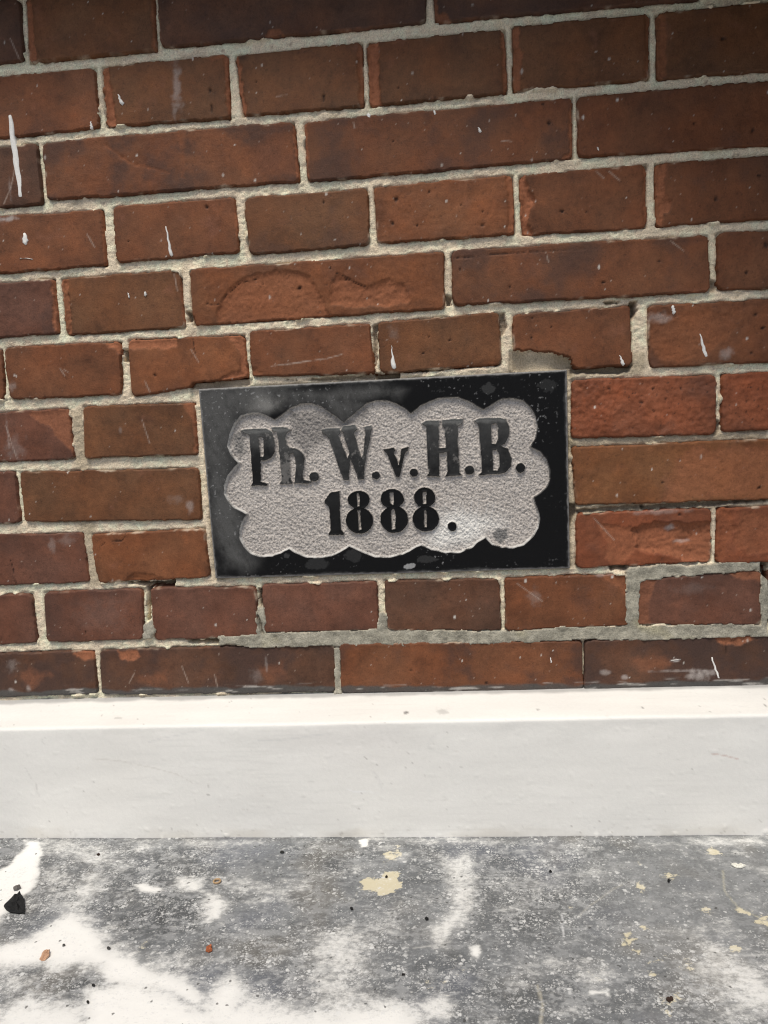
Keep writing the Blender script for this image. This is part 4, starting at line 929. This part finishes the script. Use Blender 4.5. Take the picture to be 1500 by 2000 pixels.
def drip(pts, widths, c=(.78, .76, .72), thick=.0007):
    P = wall(pts); k = D / F_PX
    t = np.linspace(0, 1, max(6, int(np.linalg.norm(P[-1] - P[0]) / .0025)))
    s_ = np.linspace(0, 1, len(P))
    cx = np.interp(t, s_, P[:, 0]) + .0004 * np.sin(t * 17 + pts[0][0]); cz = np.interp(t, s_, P[:, 1])
    w_ = np.interp(t, np.linspace(0, 1, len(widths)), widths) * k / 2
    w_ = w_ * (1 + .30 * fbm(t * .05 + pts[0][0], t * 0 + pts[0][1], .012, 3, 77))
    cap = np.sqrt(np.clip(1 - np.clip((t - (1 - .5 * min(1, 2 * w_[-1] / (abs(P[-1, 1] - P[0, 1]) + 1e-6) ))) , 0, 1) ** 2 * 0, 0, 1))
    V = []; Fq = []; n = 8
    for i in range(len(t)):
        for j in range(n):
            a_ = math.pi * j / (n - 1)
            V.append((cx[i] - w_[i] * math.cos(a_), .0012 - (thick + .0012) * math.sin(a_) ** .7 * min(1, w_[i] / .0012 + .3) - (0 if 0 < j < n - 1 else -.003), cz[i]))
    e0 = len(V); V.append((cx[0], .001, cz[0] + w_[0] * .9)); e1 = e0 + 1; V.append((cx[-1], .0006, cz[-1] - w_[-1] * .9))
    for i in range(len(t) - 1):
        for j in range(n - 1):
            a0 = i * n + j; Fq.append((a0, a0 + n, a0 + n + 1, a0 + 1))
    for j in range(n - 1):
        Fq.append((e0, j, j + 1)); l0 = (len(t) - 1) * n + j; Fq.append((l0, e1, l0 + 1))
    me = bpy.data.meshes.new('paint_drip'); me.from_pydata(V, [], [f[::-1] for f in Fq]); me.update()
    for p in me.polygons: p.use_smooth = True
    solid_col(me, c)
    return link('paint_drip', me, M_DRIP, wall_root)
for pts, wd in [([(19,226),(26,280),(34,330),(41,384)],[7,13,13,12]),([(231,184),(234,194),(238,201)],[2,5,9]),([(324,442),(329,470),(334,498)],[2,4,8]),([(407,35),(411,46),(414,55)],[2,4,8]),
                ([(764,668),(766,690),(769,718)],[1.5,3,11]),([(1368,652),(1373,675),(1379,696)],[2.5,5,9]),([(1314,598),(1317,611)],[5,7]),([(48,456),(49,468),(49,476)],[6,13,8]),([(40,505),(50,504),(62,506)],[6,11,4]),
                ([(283,570),(284,576)],[3,6]),([(250,572),(252,581)],[2,3]),([(1211,694),(1217,711)],[2,7]),([(720,224),(721,229)],[9,8]),([(848,216),(850,223)],[4,5]),([(935,249),(938,257)],[3,6]),([(1390,1284),(1397,1305),(1404,1324)],[3,5,6]),
                ([(1074,1280),(1077,1294)],[2,4]),([(177,237),(179,250)],[2,7]),([(1167,287),(1169,293)],[2,3]),([(1312,1290),(1328,1287)],[4,5])]:
    drip(pts, wd)

# ------------------------------------------------------------------ bits lying on the floor
def shard(name, poly, h, c, label, cat, group=None, curl=0.0, lift=0.0, jag=.0006, seed=0, top_c=None):
    """flat broken piece with an irregular outline, thickness and a bent, faceted top"""
    P = ground(poly); ctr = P.mean(0); rs = np.random.RandomState(seed + 9)
    pts = []
    for i in range(len(P)):
        a_, b_ = P[i], P[(i + 1) % len(P)]
        for t in (0, .5):
            pts.append(a_ + (b_ - a_) * t + rs.randn(2) * jag * (t > 0))
    pts = np.array(pts) - ctr; n = len(pts)
    V = []; R_ = np.abs(pts).max() + 1e-9
    for f_, zf in ((1.0, 0.0), (1.02, .35), (.93, 1.0), (.5, 1.15)):
        for p in pts:
            z = lift + h * zf * (1 + .25 * rs.randn() * (zf > 0)) + curl * ((p[0] / R_) ** 2 + .5 * (p[1] / R_)) * (zf >= 0)
            V.append((p[0] * f_, p[1] * f_, max(z, .0)))
    V.append((0, 0, lift + h * 1.2)); V.append((0, 0, lift))
    Fq = []
    for k in range(3):
        for i in range(n):
            j = (i + 1) % n; Fq.append((k * n + i, k * n + j, (k + 1) * n + j, (k + 1) * n + i))
    for i in range(n):
        j = (i + 1) % n; Fq.append((3 * n + i, 3 * n + j, 4 * n)); Fq.append((j, i, 4 * n + 1))
    me = bpy.data.meshes.new(name); me.from_pydata(V, [], Fq); me.update(); solid_col(me, c)
    o = link(name, me, M_DEBRIS); o.location = (ctr[0], ctr[1], floor_z(ctr[0]) + .0005)
    return tag(o, label, cat, group)

def jagged(cx, cy, rx, ry, n=7, seed=0):
    rs = np.random.RandomState(seed)
    return [(cx + rx * math.cos(-2 * math.pi * i / n) * (.75 + .5 * rs.rand()), cy + ry * math.sin(-2 * math.pi * i / n) * (.75 + .5 * rs.rand())) for i in range(n)]

shard('black_shard', [(8,1773),(20,1784),(36,1786),(48,1786),(48,1762),(42,1752),(34,1749),(22,1758)], .0028, (.012, .012, .012), 'large jagged black shard lying at the edge of the white splash', 'shard', seed=1)
shard('splinter', [(26,1737),(34,1740),(41,1736),(40,1733),(30,1733)], .002, (.12, .11, .10), 'thin grey splinter lying on white paint just above the black shard', 'splinter', seed=2)
shard('leaf_fragment', [(77,1875),(88,1877),(97,1870),(98,1861),(92,1861),(82,1868)], .0012, (.45, .27, .17), 'curled orange and tan leaf fragment lying on the white paint', 'leaf', curl=.003, seed=3)
shard('brick_crumb', [(402,1860),(408,1862),(415,1858),(414,1852),(409,1851),(403,1855)], .002, (.36, .11, .045), 'bright orange brick crumb lying on the grey floor', 'crumb', seed=4)
shard('paint_flake', [(1428,1693),(1436,1696),(1446,1697),(1457,1695),(1447,1692),(1438,1690)], .0014, (.72, .70, .62), 'cream paint flake curling off the grey floor at the right', 'flake', curl=.0015, seed=5)
def ring(px):
    c = ground(px); V = []; Fq = []; A, B = 14, 6; R0, r0 = .0030, .0009
    for i in range(A):
        for j in range(B):
            a_, b_ = 2 * math.pi * i / A, 2 * math.pi * j / B
            V.append(((R0 + r0 * math.cos(b_)) * math.cos(a_), (R0 + r0 * math.cos(b_)) * math.sin(a_), r0 + r0 * math.sin(b_)))
            Fq.append((i * B + j, ((i + 1) % A) * B + j, ((i + 1) % A) * B + (j + 1) % B, i * B + (j + 1) % B))
    me = bpy.data.meshes.new('ring'); me.from_pydata(V, [], Fq); me.update(); solid_col(me, (.38, .26, .15))
    for p in me.polygons: p.use_smooth = True
    o = link('ring', me, M_DEBRIS); o.location = (c[0], c[1], floor_z(c[0]) + .0006)
    tag(o, 'tiny tan ring lying on bare grey floor, left of the middle', 'ring')
ring((424, 1724))
for i, (x, y, rx, ry, c, lab) in enumerate([
    (1309,1955,8,6,(.05,.03,.022),'largest dark brown crumb, on a cream paint spot near the lower right'),
    (834,1797,5,4,(.015,.015,.015),'black crumb beside the foot of the pale vertical smear'),
    (687,1777,4,3,(.015,.015,.015),'black crumb below the big cream paint patch'),
    (1075,1704,4,3,(.012,.012,.012),'black crumb right beside a round white paint dot'),
    (1306,1722,3,5,(.02,.02,.02),'upright dark crumb between the cream spots at the right'),
    (551,1666,5,3,(.03,.03,.028),'dark crumb on grey floor close under the plinth'),
    (192,1671,4,3,(.04,.022,.016),'reddish dark crumb on the pale wash near the plinth at left'),
    (172,1960,4,4,(.03,.028,.025),'dark round crumb on white paint near the bottom left'),
    (213,1854,6,3,(.06,.058,.055),'slanting grey crumb on the right part of the white splash'),
    (125,1848,3,3,(.08,.075,.07),'small grey crumb above the orange leaf fragment'),
    (183,1927,4,3,(.03,.03,.03),'dark crumb at the lower edge of the white splash'),
    (788,1906,4,3,(.035,.03,.028),'dark crumb on the grey floor midway along the bottom'),
    (755,1714,3,3,(.03,.022,.016),'tiny dark crumb on the big cream paint patch')]):
    shard('crumb', jagged(x, y, rx * .72, ry * .6, 9, i + 40), .0006 + .00015 * ry, c, lab, 'crumb', 'crumbs scattered on the floor', jag=.0003, seed=i + 60)
